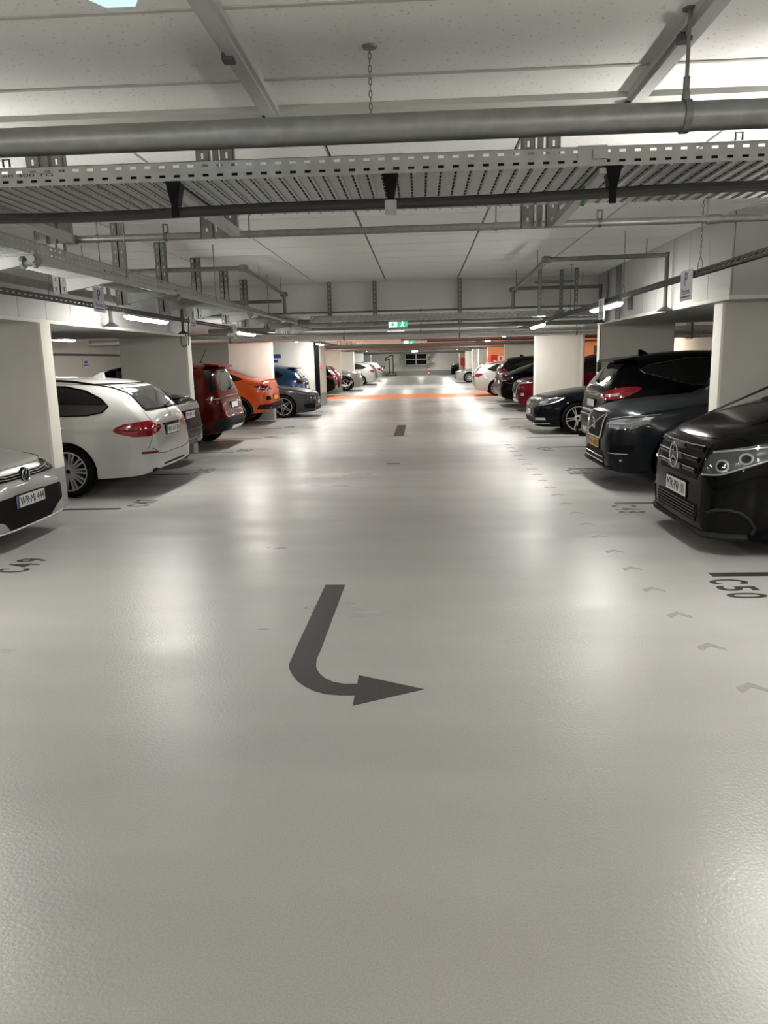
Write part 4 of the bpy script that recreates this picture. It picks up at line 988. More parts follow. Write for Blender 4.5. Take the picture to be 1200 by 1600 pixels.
# --- left row ------------------------------------------------------------
def white_hatch():
    L = 4.29
    s = spec(L, 1.79, 1.47, 0.32, 0.88, 0.8, P_SILVW, W5, [(0, 0.46), (0.02, 0.58), (0.06, 0.67), (0.14, 0.735), (0.45, 0.83)], [(0.95, 0.93), (1.3, 1.0)], [(1.75, 1.24), (2.2, 1.42), (2.6, 1.47), (3.3, 1.46), (3.9, 1.40)],
             [(0.15, 1.1), (0.06, 0.95), (0.03, 0.7), (0, 0.5)], 0.72, 0.93, 0.97, plan_f=[(0, 0.60), (0.02, 0.68), (0.07, 0.76), (0.2, 0.82), (0.5, 0.865), (1.0, 0.895)], bot=[(0, 0.24), (0.03, 0.16), (0.3, 0.14), (3.0, 0.17), (4.2, 0.3), (L, 0.42)])
    c = Car(s, 'white hatchback at left edge with black grille, front facing the aisle', -3.72-L/2, 7.0, -1)
    dress(c, [(1.55, 0.98), (3.7, 1.0), (3.9, 1.1), (3.5, 1.33), (2.4, 1.36), (2.0, 1.25)], [(-0.62, 1.02), (0.62, 1.02), (0.55, 1.36), (-0.55, 1.36)], [(-0.55, 1.05), (0.55, 1.05), (0.5, 1.33), (-0.5, 1.33)], mir=(1.6, 1.0))
    c.patch('grille', BLACK, 'F', [(-0.70, 0.612), (0.70, 0.612), (0.74, 0.66), (0.72, 0.705), (0.3, 0.665), (-0.3, 0.665), (-0.72, 0.705), (-0.74, 0.66)], 0.006, 0.03)
    c.line('light_bar', SATIN, 'F', [(-0.70, 0.682), (-0.3, 0.648), (0.3, 0.648), (0.70, 0.682)], 0.005, off=0.012); c.line('grille_strip', CHROME, 'F', [(-0.66, 0.655), (-0.3, 0.628), (0.3, 0.628), (0.66, 0.655)], 0.004, off=0.011)
    c.patch('headlight', LENS, ('F', 50), [(0.05, 0.50, 0.63), (0.06, 0.50, 0.70), (0.35, 0.80, 0.76), (0.5, 0.85, 0.77), (0.4, 0.85, 0.70), (0.15, 0.72, 0.645)], 0.007, 0.03, True)
    c.patch('lower_grille', BLACK, 'F', [(-0.70, 0.185), (0, 0.172), (0.70, 0.185), (0.79, 0.28), (0.77, 0.44), (0.6, 0.475), (-0.6, 0.475), (-0.77, 0.44), (-0.79, 0.28)], 0.006, 0.035)
    c.patch('bumper_blade', P_SILVW, 'F', [(0.66, 0.20), (0.40, 0.19), (0.52, 0.27), (0.62, 0.30), (0.72, 0.30)], 0.016, 0.03, True)
    c.line('bumper_lip', SATIN, 'F', [(-0.68, 0.185), (-0.3, 0.165), (0.3, 0.165), (0.68, 0.185)], 0.011, off=0.006)
    c.lines('bonnet_seam', BLACK, 'F', [[(-0.74, 0.73), (-0.45, 0.715), (0, 0.712), (0.45, 0.715), (0.74, 0.73)]], 0.003, False)
    p = c.at('F', 0, 0.635); m = MB(); m.lathe([(0, -0.02), (0.078, -0.02), (0.076, 0.004), (0, 0.006)], (p.x-0.014, 0, 0.635), 'x', 28); m.v = [(2*(p.x-0.014)-x, y, z) for x, y, z in m.v]; c.solid('badge_base', m, BLACK)
    c.emblem('F', 0.635, 0.068, 'vw', off=0.026); c.plate('F', 0.415, 'WR·MI 444')
white_hatch()

def white_wagon():
    L = 4.94
    s = spec(L, 1.87, 1.5, 0.335, 0.87, 1.09, P_WHITE, (10, 'vee', 0.735, 0), [(0, 0.52), (0.03, 0.66), (0.12, 0.73), (0.35, 0.83)], [(0.9, 0.93), (1.4, 0.99)], [(1.85, 1.2), (2.25, 1.40), (2.6, 1.475), (3.1, 1.5), (3.7, 1.49)],
             [(0.75, 1.455), (0.40, 1.385), (0.10, 1.07), (0.055, 1.015), (0.035, 0.86), (0.015, 0.66), (0, 0.5)], 0.72, 0.94, 0.99, crease=[(1.2, 4.5, 0.80, 0.86, 0.010, 0.035)], clad=0.0,
             plan_r=E_(L, [(1.0, 0.935), (0.5, 0.925), (0.25, 0.895), (0.12, 0.85), (0.06, 0.79), (0.03, 0.74), (0.01, 0.66), (0, 0.55)]), bot=[(0, 0.36), (0.05, 0.22), (0.3, 0.18), (3.4, 0.18), (4.2, 0.22), (4.7, 0.25), (L-0.05, 0.31), (L, 0.40)])
    c = Car(s, 'white estate car with red tail lamps, rear to the aisle in bay C47', -3.35-L/2, 10.25, 1)
    dress(c, [(1.7, 1.0), (4.15, 1.025), (4.33, 1.06), (4.40, 1.13), (4.30, 1.22), (4.08, 1.32), (3.8, 1.375), (3.0, 1.40), (2.45, 1.385), (2.05, 1.25)], [(-0.65, 1.02), (0.65, 1.02), (0.58, 1.40), (-0.58, 1.40)],
          [(-0.60, 1.075), (0.60, 1.075), (0.62, 1.10), (0.58, 1.30), (0.52, 1.385), (-0.52, 1.385), (-0.58, 1.30), (-0.62, 1.10)], mir=(1.75, 1.03), handles=((2.9, 0.86), (3.75, 0.87)), frame=BLACK)
    c.line('window_surround', BLACK, 'R', [(-0.62, 1.07), (0.62, 1.07), (0.64, 1.10), (0.60, 1.31), (0.54, 1.395), (-0.54, 1.395), (-0.60, 1.31), (-0.64, 1.10)], 0.012, True, False, 0.002)
    c.patch('tail_light', RED, ('R', 45), [(0.45, 0.93, 0.84), (0.41, 0.93, 0.872), (0.30, 0.92, 0.91), (0.15, 0.84, 0.935), (0.07, 0.70, 0.94), (0.05, 0.58, 0.895), (0.04, 0.42, 0.87), (0.04, 0.40, 0.83), (0.05, 0.55, 0.78), (0.09, 0.74, 0.748), (0.22, 0.89, 0.75), (0.35, 0.93, 0.785), (0.42, 0.93, 0.81)], 0.008, 0.03, True)
    c.line('light_strip', DRED, ('R', 45), [(0.32, 0.92, 0.835), (0.12, 0.80, 0.825), (0.05, 0.60, 0.845), (0.04, 0.45, 0.85)], 0.009, off=0.008, mirror=True)
    c.patch('plate_recess', P_SILVW, 'R', [(-0.33, 0.70), (0.33, 0.70), (0.36, 0.865), (-0.36, 0.865)], 0.003); c.line('plate_lamp_strip', BLACK, 'R', [(-0.31, 0.865), (0.31, 0.865)], 0.012, off=0.008)
    c.plate('R', 0.785, 'WI·AV 81'); c.emblem('R', 0.965, 0.04, 'roundel'); c.wiper('R', -0.02, 1.07, 1.13, 0.42)
    c.patch('reflector', DRED, ('R', 45), [(0.16, 0.84, 0.535), (0.03, 0.62, 0.53), (0.03, 0.62, 0.555), (0.16, 0.84, 0.565)], 0.006, 0.03, True)
    c.line('bumper_seam', BLACK, 'R', [(-0.75, 0.60), (-0.62, 0.53), (-0.4, 0.505), (0.4, 0.505), (0.62, 0.53), (0.75, 0.60)], 0.004)
    c.patch('bumper_insert', BLACK, 'R', [(-0.40, 0.345), (0.40, 0.345), (0.44, 0.365), (0.40, 0.375), (-0.40, 0.375), (-0.44, 0.365)], 0.004)
    c.patch('exhaust_tip', BLACK, ('R', 45), [(0.08, 0.71, 0.29), (0.03, 0.60, 0.295), (0.03, 0.59, 0.325), (0.07, 0.68, 0.345), (0.09, 0.73, 0.33)], 0.010, 0.03, True)
    c.lines('door_seam', BLACK, 'S', [[(2.62, 0.36), (2.66, 0.7), (2.62, 1.0)], [(3.55, 0.75), (3.62, 0.9), (3.55, 1.02)]], 0.004)
    c.lines('tailgate_seam', BLACK, ('R', 45), [[(0.10, 0.78, 0.60), (0.06, 0.68, 0.76)], [(0.05, 0.64, 0.92), (0.12, 0.72, 1.06)]], 0.003)
    c.antenna(3.95, 'fin', 0.065, 0.2); c.rails(2.2, 4.2, 0.55)
    c.emblem('F', 0.74, 0.04, 'roundel'); c.patch('grille', BLACK, 'F', [(-0.42, 0.48), (0.42, 0.48), (0.46, 0.68), (-0.46, 0.68)], 0.005)
    c.patch('headlight', LENS, ('F', 50), [(0.06, 0.5, 0.60), (0.06, 0.5, 0.70), (0.4, 0.84, 0.76), (0.35, 0.84, 0.66)], 0.006, 0.03, True)
white_wagon()

def dark_fastback():
    L = 4.76
    s = spec(L, 1.84, 1.45, 0.335, 0.9, 0.98, P_NAVY, (5, 'double', 0.72, 1), [(0, 0.5), (0.03, 0.64), (0.12, 0.72), (0.4, 0.82)], [(0.9, 0.91), (1.45, 0.97)], [(1.9, 1.2), (2.3, 1.38), (2.7, 1.445), (3.05, 1.45)],
             [(1.35, 1.41), (0.9, 1.31), (0.4, 1.15), (0.13, 1.085), (0.06, 1.075), (0.045, 1.02), (0.03, 0.8), (0.012, 0.62), (0, 0.5)], 0.72, 0.93, 1.0)
    c = Car(s, 'navy black fastback with big roof fin, between white estate and second pillar', -3.78-L/2, 12.5, 1)
    dress(c, [(1.7, 0.98), (3.7, 1.01), (4.0, 1.06), (3.6, 1.26), (3.0, 1.35), (2.5, 1.34), (2.05, 1.22)], [(-0.62, 1.0), (0.62, 1.0), (0.55, 1.36), (-0.55, 1.36)], [(-0.58, 1.13), (0.58, 1.13), (0.48, 1.37), (-0.48, 1.37)], mir=(1.75, 1.0))
    c.patch('light_bar', mat('dull silver bar', (0.30, 0.30, 0.30), 0.35, 0.3), 'R', [(-0.70, 0.895), (0.70, 0.895), (0.72, 0.93), (0.70, 0.985), (0.4, 1.0), (-0.4, 1.0), (-0.70, 0.985), (-0.72, 0.93)], 0.010)
    c.patch('tail_light', SATIN, ('R', 45), [(0.26, 0.90, 0.93), (0.10, 0.79, 0.985), (0.05, 0.6, 0.99), (0.05, 0.6, 0.90), (0.12, 0.8, 0.89)], 0.012, 0.03, True)
    c.line('spoiler_lip', P_NAVY, 'R', [(-0.68, 1.06), (-0.4, 1.085), (0.4, 1.085), (0.68, 1.06)], 0.022, off=0.004); c.line('bright_strip', CHROME, 'R', [(-0.70, 0.99), (0.70, 0.99)], 0.006, off=0.014)
    c.plate('R', 0.815, 'WI·JN 15'); c.line('bumper_strip', CHROME, 'R', [(-0.7, 0.46), (-0.4, 0.43), (0.4, 0.43), (0.7, 0.46)], 0.006, off=0.004)
    c.line('bumper_crease', P_NAVY, 'R', [(-0.8, 0.60), (-0.5, 0.575), (0.5, 0.575), (0.8, 0.60)], 0.016); c.line('bumper_crease', P_NAVY, 'R', [(-0.78, 0.52), (-0.5, 0.49), (0.5, 0.49), (0.78, 0.52)], 0.014)
    c.patch('reflector', DRED, 'R', [(-0.62, 0.385), (-0.3, 0.375), (-0.3, 0.40), (-0.62, 0.41)], 0.006); c.patch('reflector', DRED, 'R', [(0.62, 0.385), (0.3, 0.375), (0.3, 0.40), (0.62, 0.41)], 0.006)
    c.antenna(L-1.36, 'fin', 0.155, 0.36, P_BLACK)
dark_fastback()

def dark_red_suv():
    L = 4.4
    s = spec(L, 1.85, 1.66, 0.35, 0.88, 0.86, P_DRED, (5, 'double', 0.68, 1), [(0, 0.6), (0.03, 0.76), (0.12, 0.86), (0.4, 0.95)], [(0.9, 1.02), (1.2, 1.07)], [(1.6, 1.34), (1.95, 1.55), (2.3, 1.635), (2.9, 1.66), (3.6, 1.65)],
             [(0.42, 1.615), (0.30, 1.56), (0.17, 1.20), (0.12, 1.05), (0.09, 0.95), (0.05, 0.72), (0.02, 0.62), (0, 0.52)], 0.84, 1.02, 1.06, cladz=[(0, 0.42), (0.9, 0.36), (2.0, 0.33), (L-0.7, 0.42), (L, 0.60)],
             bot=[(0, 0.4), (0.05, 0.28), (0.4, 0.22), (L-0.9, 0.24), (L-0.35, 0.28), (L-0.05, 0.36), (L, 0.44)], tumble=0.20)
    c = Car(s, 'dark red tall car with black rear bumper and rod antenna, past second pillar', -3.72-L/2, 15.45, 1)
    dress(c, [(1.5, 1.08), (3.5, 1.10), (3.85, 1.2), (3.75, 1.40), (3.4, 1.53), (2.2, 1.545), (1.85, 1.4)], [(-0.65, 1.1), (0.65, 1.1), (0.57, 1.56), (-0.57, 1.56)], [(-0.62, 1.10), (0.62, 1.10), (0.62, 1.2), (0.56, 1.50), (-0.56, 1.50), (-0.62, 1.2)], mir=(1.55, 1.1), frame=BLACK)
    c.patch('pillar_glass', GLASS, ('R', 60), [(0.30, 0.86, 1.10), (0.20, 0.72, 1.10), (0.26, 0.66, 1.50), (0.42, 0.72, 1.50)], 0.005, 0.04, True)
    c.patch('tail_light', DRED, ('R', 45), [(0.36, 0.92, 0.98), (0.22, 0.88, 1.02), (0.10, 0.70, 1.02), (0.10, 0.70, 0.92), (0.2, 0.87, 0.90), (0.34, 0.92, 0.93)], 0.010, 0.03, True)
    c.line('light_strip', LENSB, ('R', 45), [(0.34, 0.92, 0.955), (0.14, 0.80, 0.965)], 0.010, off=0.008, mirror=True)
    c.line('tailgate_trim', CHROME, 'R', [(-0.55, 1.0), (0.55, 1.0)], 0.010, off=0.004); c.plate('R', 0.82, None); c.patch('plate_recess', DSTEEL, 'R', [(-0.34, 0.70), (0.34, 0.70), (0.34, 0.92), (-0.34, 0.92)], 0.003)
    c.patch('bumper', PLASTIC, 'R', [(-0.86, 0.36), (-0.5, 0.34), (0.5, 0.34), (0.86, 0.36), (0.86, 0.56), (0.6, 0.60), (-0.6, 0.60), (-0.86, 0.56)], 0.012)
    c.patch('skid_plate', SATIN, 'R', [(-0.4, 0.36), (0.4, 0.36), (0.45, 0.43), (-0.45, 0.43)], 0.016); c.arch_trim()
    sp = MB(); x = L-0.40; sp.hexa([(x, -0.58, 1.585), (x+0.22, -0.54, 1.56), (x+0.22, 0.54, 1.56), (x, 0.58, 1.585), (x-0.1, -0.57, 1.635), (x+0.22, -0.53, 1.595), (x+0.22, 0.53, 1.595), (x-0.1, 0.57, 1.635)]); c.solid('roof_spoiler', sp, P_DRED)
    c.antenna(L-0.70, 'rod', 0.27, 0.14, BLACK); c.rails(1.8, 3.8, 0.58); c.wiper('R', 0.0, 1.13, 1.2, 0.35)
dark_red_suv()

def orange_coupe():
    L = 4.57
    s = spec(L, 1.82, 1.56, 0.35, 0.9, 0.90, P_ORANGE, (5, 'double', 0.70, 0), [(0, 0.58), (0.03, 0.74), (0.12, 0.84), (0.4, 0.93)], [(0.9, 1.0), (1.25, 1.04)], [(1.7, 1.30), (2.05, 1.48), (2.45, 1.555), (2.8, 1.56)],
             [(1.25, 1.50), (0.7, 1.33), (0.30, 1.20), (0.10, 1.175), (0.06, 1.14), (0.045, 0.95), (0.02, 0.66), (0, 0.52)], 0.82, 1.0, 1.08, cladz=[(0, 0.42), (0.9, 0.38), (2.0, 0.34), (L-0.7, 0.42), (L, 0.56)],
             bot=[(0, 0.4), (0.05, 0.28), (0.4, 0.22), (L-0.9, 0.26), (L-0.35, 0.32), (L-0.05, 0.40), (L, 0.48)])
    c = Car(s, 'bright orange coupe-shaped car in front of the third left pillar', -3.95-L/2, 20.95, 1)
    dress(c, [(1.6, 1.06), (3.5, 1.13), (3.85, 1.2), (3.4, 1.38), (2.9, 1.455), (2.3, 1.46), (1.95, 1.33)], [(-0.62, 1.08), (0.62, 1.08), (0.55, 1.48), (-0.55, 1.48)], [(-0.60, 1.225), (0.60, 1.225), (0.5, 1.47), (-0.5, 1.47)], mir=(1.65, 1.08), frame=BLACK)
    c.patch('tail_light', DRED, ('R', 45), [(0.40, 0.91, 1.02), (0.25, 0.88, 1.04), (0.08, 0.72, 1.03), (0.05, 0.42, 0.98), (0.05, 0.42, 0.93), (0.09, 0.72, 0.90), (0.22, 0.86, 0.92)], 0.009, 0.03, True)
    c.line('light_strip', LENSB, ('R', 45), [(0.26, 0.88, 0.99), (0.12, 0.76, 0.935), (0.08, 0.66, 0.99), (0.05, 0.45, 0.955)], 0.012, off=0.007, mirror=True)
    c.line('spoiler_lip', P_ORANGE, 'R', [(-0.72, 1.13), (-0.45, 1.165), (0.45, 1.165), (0.72, 1.13)], 0.024, off=0.006)
    c.plate('R', 0.70, None, True, band=False); c.patch('plate_recess', P_ORANGE, 'R', [(-0.36, 0.61), (0.36, 0.61), (0.4, 0.82), (-0.4, 0.82)], 0.003)
    c.patch('bumper', PLASTIC, 'R', [(-0.86, 0.42), (-0.5, 0.40), (0.5, 0.40), (0.86, 0.42), (0.86, 0.54), (0.6, 0.58), (-0.6, 0.58), (-0.86, 0.54)], 0.010)
    c.patch('bumper_vent', BLACK, ('R', 45), [(0.12, 0.80, 0.66), (0.04, 0.58, 0.66), (0.06, 0.62, 0.76), (0.12, 0.79, 0.76)], 0.006, 0.03, True)
    c.patch('reflector', DRED, ('R', 45), [(0.12, 0.82, 0.44), (0.03, 0.62, 0.43), (0.03, 0.62, 0.47), (0.12, 0.82, 0.48)], 0.014, 0.03, True)
    c.pipe(0.5, 0.44, 0.04); c.arch_trim(); c.antenna(3.1, 'fin', 0.06, 0.2, BLACK)
orange_coupe()

def grey_saloon():
    L = 4.69
    s = spec(L, 1.83, 1.44, 0.335, 0.92, 1.0, P_GREY2, (5, 'star', 0.74, 2), [(0, 0.50), (0.02, 0.62), (0.07, 0.70), (0.16, 0.75), (0.45, 0.82)], [(0.95, 0.91), (1.45, 0.96)], [(1.9, 1.2), (2.3, 1.38), (2.7, 1.44), (3.0, 1.44)],
             [(1.0, 1.32), (0.5, 1.12), (0.15, 1.05), (0.06, 1.02), (0.03, 0.8), (0, 0.5)], 0.72, 0.92, 0.98, plan_f=[(0, 0.54), (0.02, 0.64), (0.08, 0.74), (0.2, 0.815), (0.45, 0.87), (0.9, 0.915)], bot=[(0, 0.30), (0.04, 0.18), (0.4, 0.15), (3.5, 0.17), (4.5, 0.3), (L, 0.42)])
    c = Car(s, 'graphite grey low car with five-spoke wheel, nose out past third left pillar', -3.14-L/2, 23.5, -1)
    dress(c, [(1.7, 0.98), (3.6, 1.0), (3.9, 1.05), (3.5, 1.25), (2.9, 1.34), (2.4, 1.33), (2.05, 1.22)], [(-0.62, 1.0), (0.62, 1.0), (0.55, 1.35), (-0.55, 1.35)], [(-0.5, 1.1), (0.5, 1.1), (0.45, 1.3), (-0.45, 1.3)], mir=(1.75, 1.0))
    c.patch('grille', BLACK, 'F', [(-0.34, 0.42), (0.34, 0.42), (0.46, 0.52), (0.40, 0.66), (-0.40, 0.66), (-0.46, 0.52)], 0.006); c.emblem('F', 0.55, 0.075, 'star', off=0.02); c.line('grille_strip', CHROME, 'F', [(-0.42, 0.55), (0.42, 0.55)], 0.007, off=0.012)
    c.patch('headlight', LENS, ('F', 48), [(0.06, 0.46, 0.655), (0.08, 0.48, 0.71), (0.35, 0.80, 0.76), (0.55, 0.87, 0.77), (0.42, 0.85, 0.70), (0.16, 0.72, 0.63)], 0.007, 0.03, True)
    c.line('running_light', LENSB, ('F', 48), [(0.08, 0.5, 0.70), (0.35, 0.80, 0.745)], 0.008, off=0.012, mirror=True)
    c.patch('side_intake', BLACK, ('F', 48), [(0.03, 0.58, 0.27), (0.05, 0.60, 0.38), (0.2, 0.76, 0.42), (0.34, 0.84, 0.38), (0.30, 0.82, 0.27)], 0.007, 0.03, True)
    c.patch('lower_grille', BLACK, 'F', [(-0.5, 0.21), (0.5, 0.21), (0.48, 0.32), (-0.48, 0.32)], 0.006); c.plate('F', 0.44, None); c.lines('bonnet_seam', BLACK, 'S', [[(0.35, 0.765), (0.9, 0.86), (1.5, 0.93)]], 0.004)
grey_saloon()

def blue_hatch():
    L = 4.36
    s = spec(L, 1.82, 1.53, 0.34, 0.88, 0.82, P_BLUE, (5, 'double', 0.72, 0), [(0, 0.56), (0.03, 0.72), (0.12, 0.82), (0.4, 0.91)], [(0.9, 0.98), (1.25, 1.03)], [(1.7, 1.28), (2.05, 1.45), (2.45, 1.525), (2.9, 1.53), (3.4, 1.51)],
             [(0.55, 1.45), (0.40, 1.38), (0.12, 1.10), (0.07, 1.06), (0.05, 0.9), (0.02, 0.66), (0, 0.52)], 0.8, 1.0, 1.06, cladz=[(0, 0.40), (2.0, 0.32), (L-0.5, 0.42), (L, 0.56)])
    c = Car(s, 'metallic blue hatchback behind the graphite car, rear to the aisle', -3.85-L/2, 26.3, 1)
    dress(c, [(1.6, 1.05), (3.5, 1.10), (3.72, 1.18), (3.4, 1.36), (2.9, 1.43), (2.3, 1.43), (1.95, 1.3)], [(-0.62, 1.06), (0.62, 1.06), (0.55, 1.45), (-0.55, 1.45)], [(-0.58, 1.10), (0.58, 1.10), (0.5, 1.38), (-0.5, 1.38)], mir=(1.65, 1.06), frame=CHROME)
    c.patch('tail_light', DRED, ('R', 45), [(0.34, 0.90, 1.0), (0.2, 0.86, 1.03), (0.07, 0.62, 1.0), (0.05, 0.4, 0.95), (0.07, 0.62, 0.90), (0.22, 0.86, 0.92)], 0.009, 0.03, True)
    sp = MB(); x = L-0.52; sp.hexa([(x, -0.55, 1.415), (x+0.26, -0.5, 1.40), (x+0.26, 0.5, 1.40), (x, 0.55, 1.415), (x-0.08, -0.54, 1.465), (x+0.26, -0.49, 1.43), (x+0.26, 0.49, 1.43), (x-0.08, 0.54, 1.465)]); c.solid('roof_spoiler', sp, P_BLUE)
    c.wiper('R', 0.0, 1.12, 1.16, 0.35); c.plate('R', 0.80, None); c.patch('plate_recess', BLACK, 'R', [(-0.4, 0.70), (0.4, 0.70), (0.45, 0.92), (-0.45, 0.92)], 0.004); c.emblem('R', 1.0, 0.04, 'roundel'); c.arch_trim()
blue_hatch()

# --- right row -----------------------------------------------------------
def black_van():
    L = 5.14
    s = spec(L, 1.93, 1.91, 0.345, 0.90, 1.0, P_BLACK, (5, 'double', 0.66, 1), [(0, 0.60), (0.015, 0.76), (0.04, 0.86), (0.10, 0.93), (0.30, 1.03)], [(0.65, 1.14), (1.0, 1.24)], [(1.45, 1.55), (1.8, 1.78), (2.15, 1.88), (3.0, 1.91), (4.6, 1.9)],
             [(0.12, 1.84), (0.06, 1.4), (0.03, 0.8), (0, 0.6)], 0.86, 1.1, 1.14, plan_f=[(0, 0.60), (0.02, 0.70), (0.06, 0.78), (0.14, 0.85), (0.32, 0.91), (0.8, 0.955), (1.3, 0.965)], plan_r=E_(L, [(0.6, 0.96), (0.1, 0.93), (0.03, 0.88), (0, 0.8)]),
             bot=[(0, 0.24), (0.02, 0.17), (0.25, 0.13), (0.6, 0.17), (4.6, 0.22), (L, 0.35)], tumble=0.14, clad=0.0)
    c = Car(s, 'glossy black van with chrome-barred grille, nearest on the right', 2.27+L/2, 6.9, 1, cat='van', name='van')
    dress(c, [(1.5, 1.18), (4.9, 1.22), (4.9, 1.70), (2.3, 1.72), (1.95, 1.6)], [(-0.76, 1.24), (0.76, 1.24), (0.68, 1.76), (-0.68, 1.76)], [(-0.7, 1.2), (0.7, 1.2), (0.65, 1.75), (-0.65, 1.75)], mir=(1.55, 1.2), frame=None)
    c.patch('grille', BLACK, 'F', [(-0.47, 0.585), (0.47, 0.585), (0.56, 0.80), (0.54, 0.885), (-0.54, 0.885), (-0.56, 0.80)], 0.006)
    for z, w in ((0.655, 0.47), (0.745, 0.50), (0.835, 0.52)):
        c.line('grille_bar', P_BLACK, 'F', [(-w, z), (w, z)], 0.024, off=0.010); c.line('grille_bar_trim', CHROME, 'F', [(-w, z+0.016), (w, z+0.016)], 0.006, off=0.030); 
        m = MB(); p = c.at('F', 0, z); m.box((p.x-0.045, -0.14, z-0.026), (p.x-0.012, 0.14, z+0.022)); c.solid('badge_mount', m, mat('grey plate', (0.10, 0.10, 0.10), 0.3, 0.4))
    c.emblem('F', 0.735, 0.105, 'star', off=0.055)
    c.patch('headlight', LENS, ('F', 48), [(0.05, 0.52, 0.635), (0.06, 0.60, 0.80), (0.10, 0.66, 0.845), (0.35, 0.88, 0.91), (0.75, 0.95, 0.965), (0.70, 0.95, 0.90), (0.35, 0.90, 0.77), (0.12, 0.74, 0.66)], 0.008, 0.03, True)
    c.line('running_light', LENSB, ('F', 48), [(0.08, 0.63, 0.825), (0.33, 0.88, 0.885), (0.68, 0.95, 0.935)], 0.008, off=0.010, mirror=True); c.line('headlight_rim', SATIN, ('F', 48), [(0.06, 0.54, 0.645), (0.12, 0.74, 0.668), (0.35, 0.90, 0.78), (0.70, 0.95, 0.905)], 0.007, off=0.010, mirror=True)
    for e, y, z, r in ((0.13, 0.73, 0.735, 0.05), (0.26, 0.83, 0.80, 0.045)):
        c.patch('projector', mat('grey reflector', (0.22, 0.23, 0.24), 0.25, 0.3), ('F', 48), [(e+0.6*r*math.cos(q), y+r*math.cos(q), z+r*math.sin(q)) for q in [2*math.pi*i/14 for i in range(14)]], 0.010, 0.03, True)
        c.patch('projector_lens', GLASS, ('F', 48), [(e+0.4*r*math.cos(q), y+0.7*r*math.cos(q), z+0.7*r*math.sin(q)) for q in [2*math.pi*i/12 for i in range(12)]], 0.016, 0.03, True)
    c.patch('lower_grille', BLACK, 'F', [(-0.5, 0.235), (0.5, 0.235), (0.54, 0.34), (0.50, 0.38), (-0.50, 0.38), (-0.54, 0.34)], 0.006)
    for z in (0.26, 0.285, 0.31, 0.335, 0.36): c.line('intake_slat', P_BLACK, 'F', [(-0.5, z), (0.5, z)], 0.006, off=0.008)
    c.patch('side_intake', BLACK, ('F', 48), [(0.03, 0.60, 0.215), (0.035, 0.61, 0.28), (0.06, 0.66, 0.345), (0.10, 0.73, 0.38), (0.16, 0.80, 0.39), (0.23, 0.85, 0.37), (0.28, 0.88, 0.32), (0.30, 0.90, 0.25), (0.28, 0.89, 0.21), (0.16, 0.80, 0.195)], 0.006, 0.03, True)
    c.line('intake_rim', PLASTIC, ('F', 48), [(0.06, 0.66, 0.35), (0.10, 0.73, 0.385), (0.16, 0.80, 0.395), (0.23, 0.85, 0.375), (0.28, 0.88, 0.325), (0.31, 0.90, 0.25), (0.29, 0.89, 0.205)], 0.014, off=0.006, mirror=True)
    lip = [(-0.86, 0.175), (-0.6, 0.165), (0, 0.16), (0.6, 0.165), (0.86, 0.175)]
    c.line('front_lip', PLASTIC, 'F', lip, 0.030, off=0.012); c.lines('bonnet_seam', BLACK, 'F', [[(-0.80, 0.98), (-0.5, 0.925), (0, 0.915), (0.5, 0.925), (0.80, 0.98)]], 0.004, False)
    c.lines('wing_seam', BLACK, 'S', [[(0.35, 0.93), (0.7, 1.0), (1.1, 1.09)]], 0.004)
    c.plate('F', 0.465, 'MTK·PW 101', band=False, h_=0.125); c.wiper('F', 0.1, 1.26, 1.30, 0.55); c.wiper('F', -0.55, 1.26, 1.31, 0.5); c.patch('cowl', BLACK, 'F', [(-0.78, 1.185), (0.78, 1.185), (0.77, 1.235), (-0.77, 1.235)], 0.004, 0.05)
    c.arch_trim(P_BLACK, 0.03)
black_van()

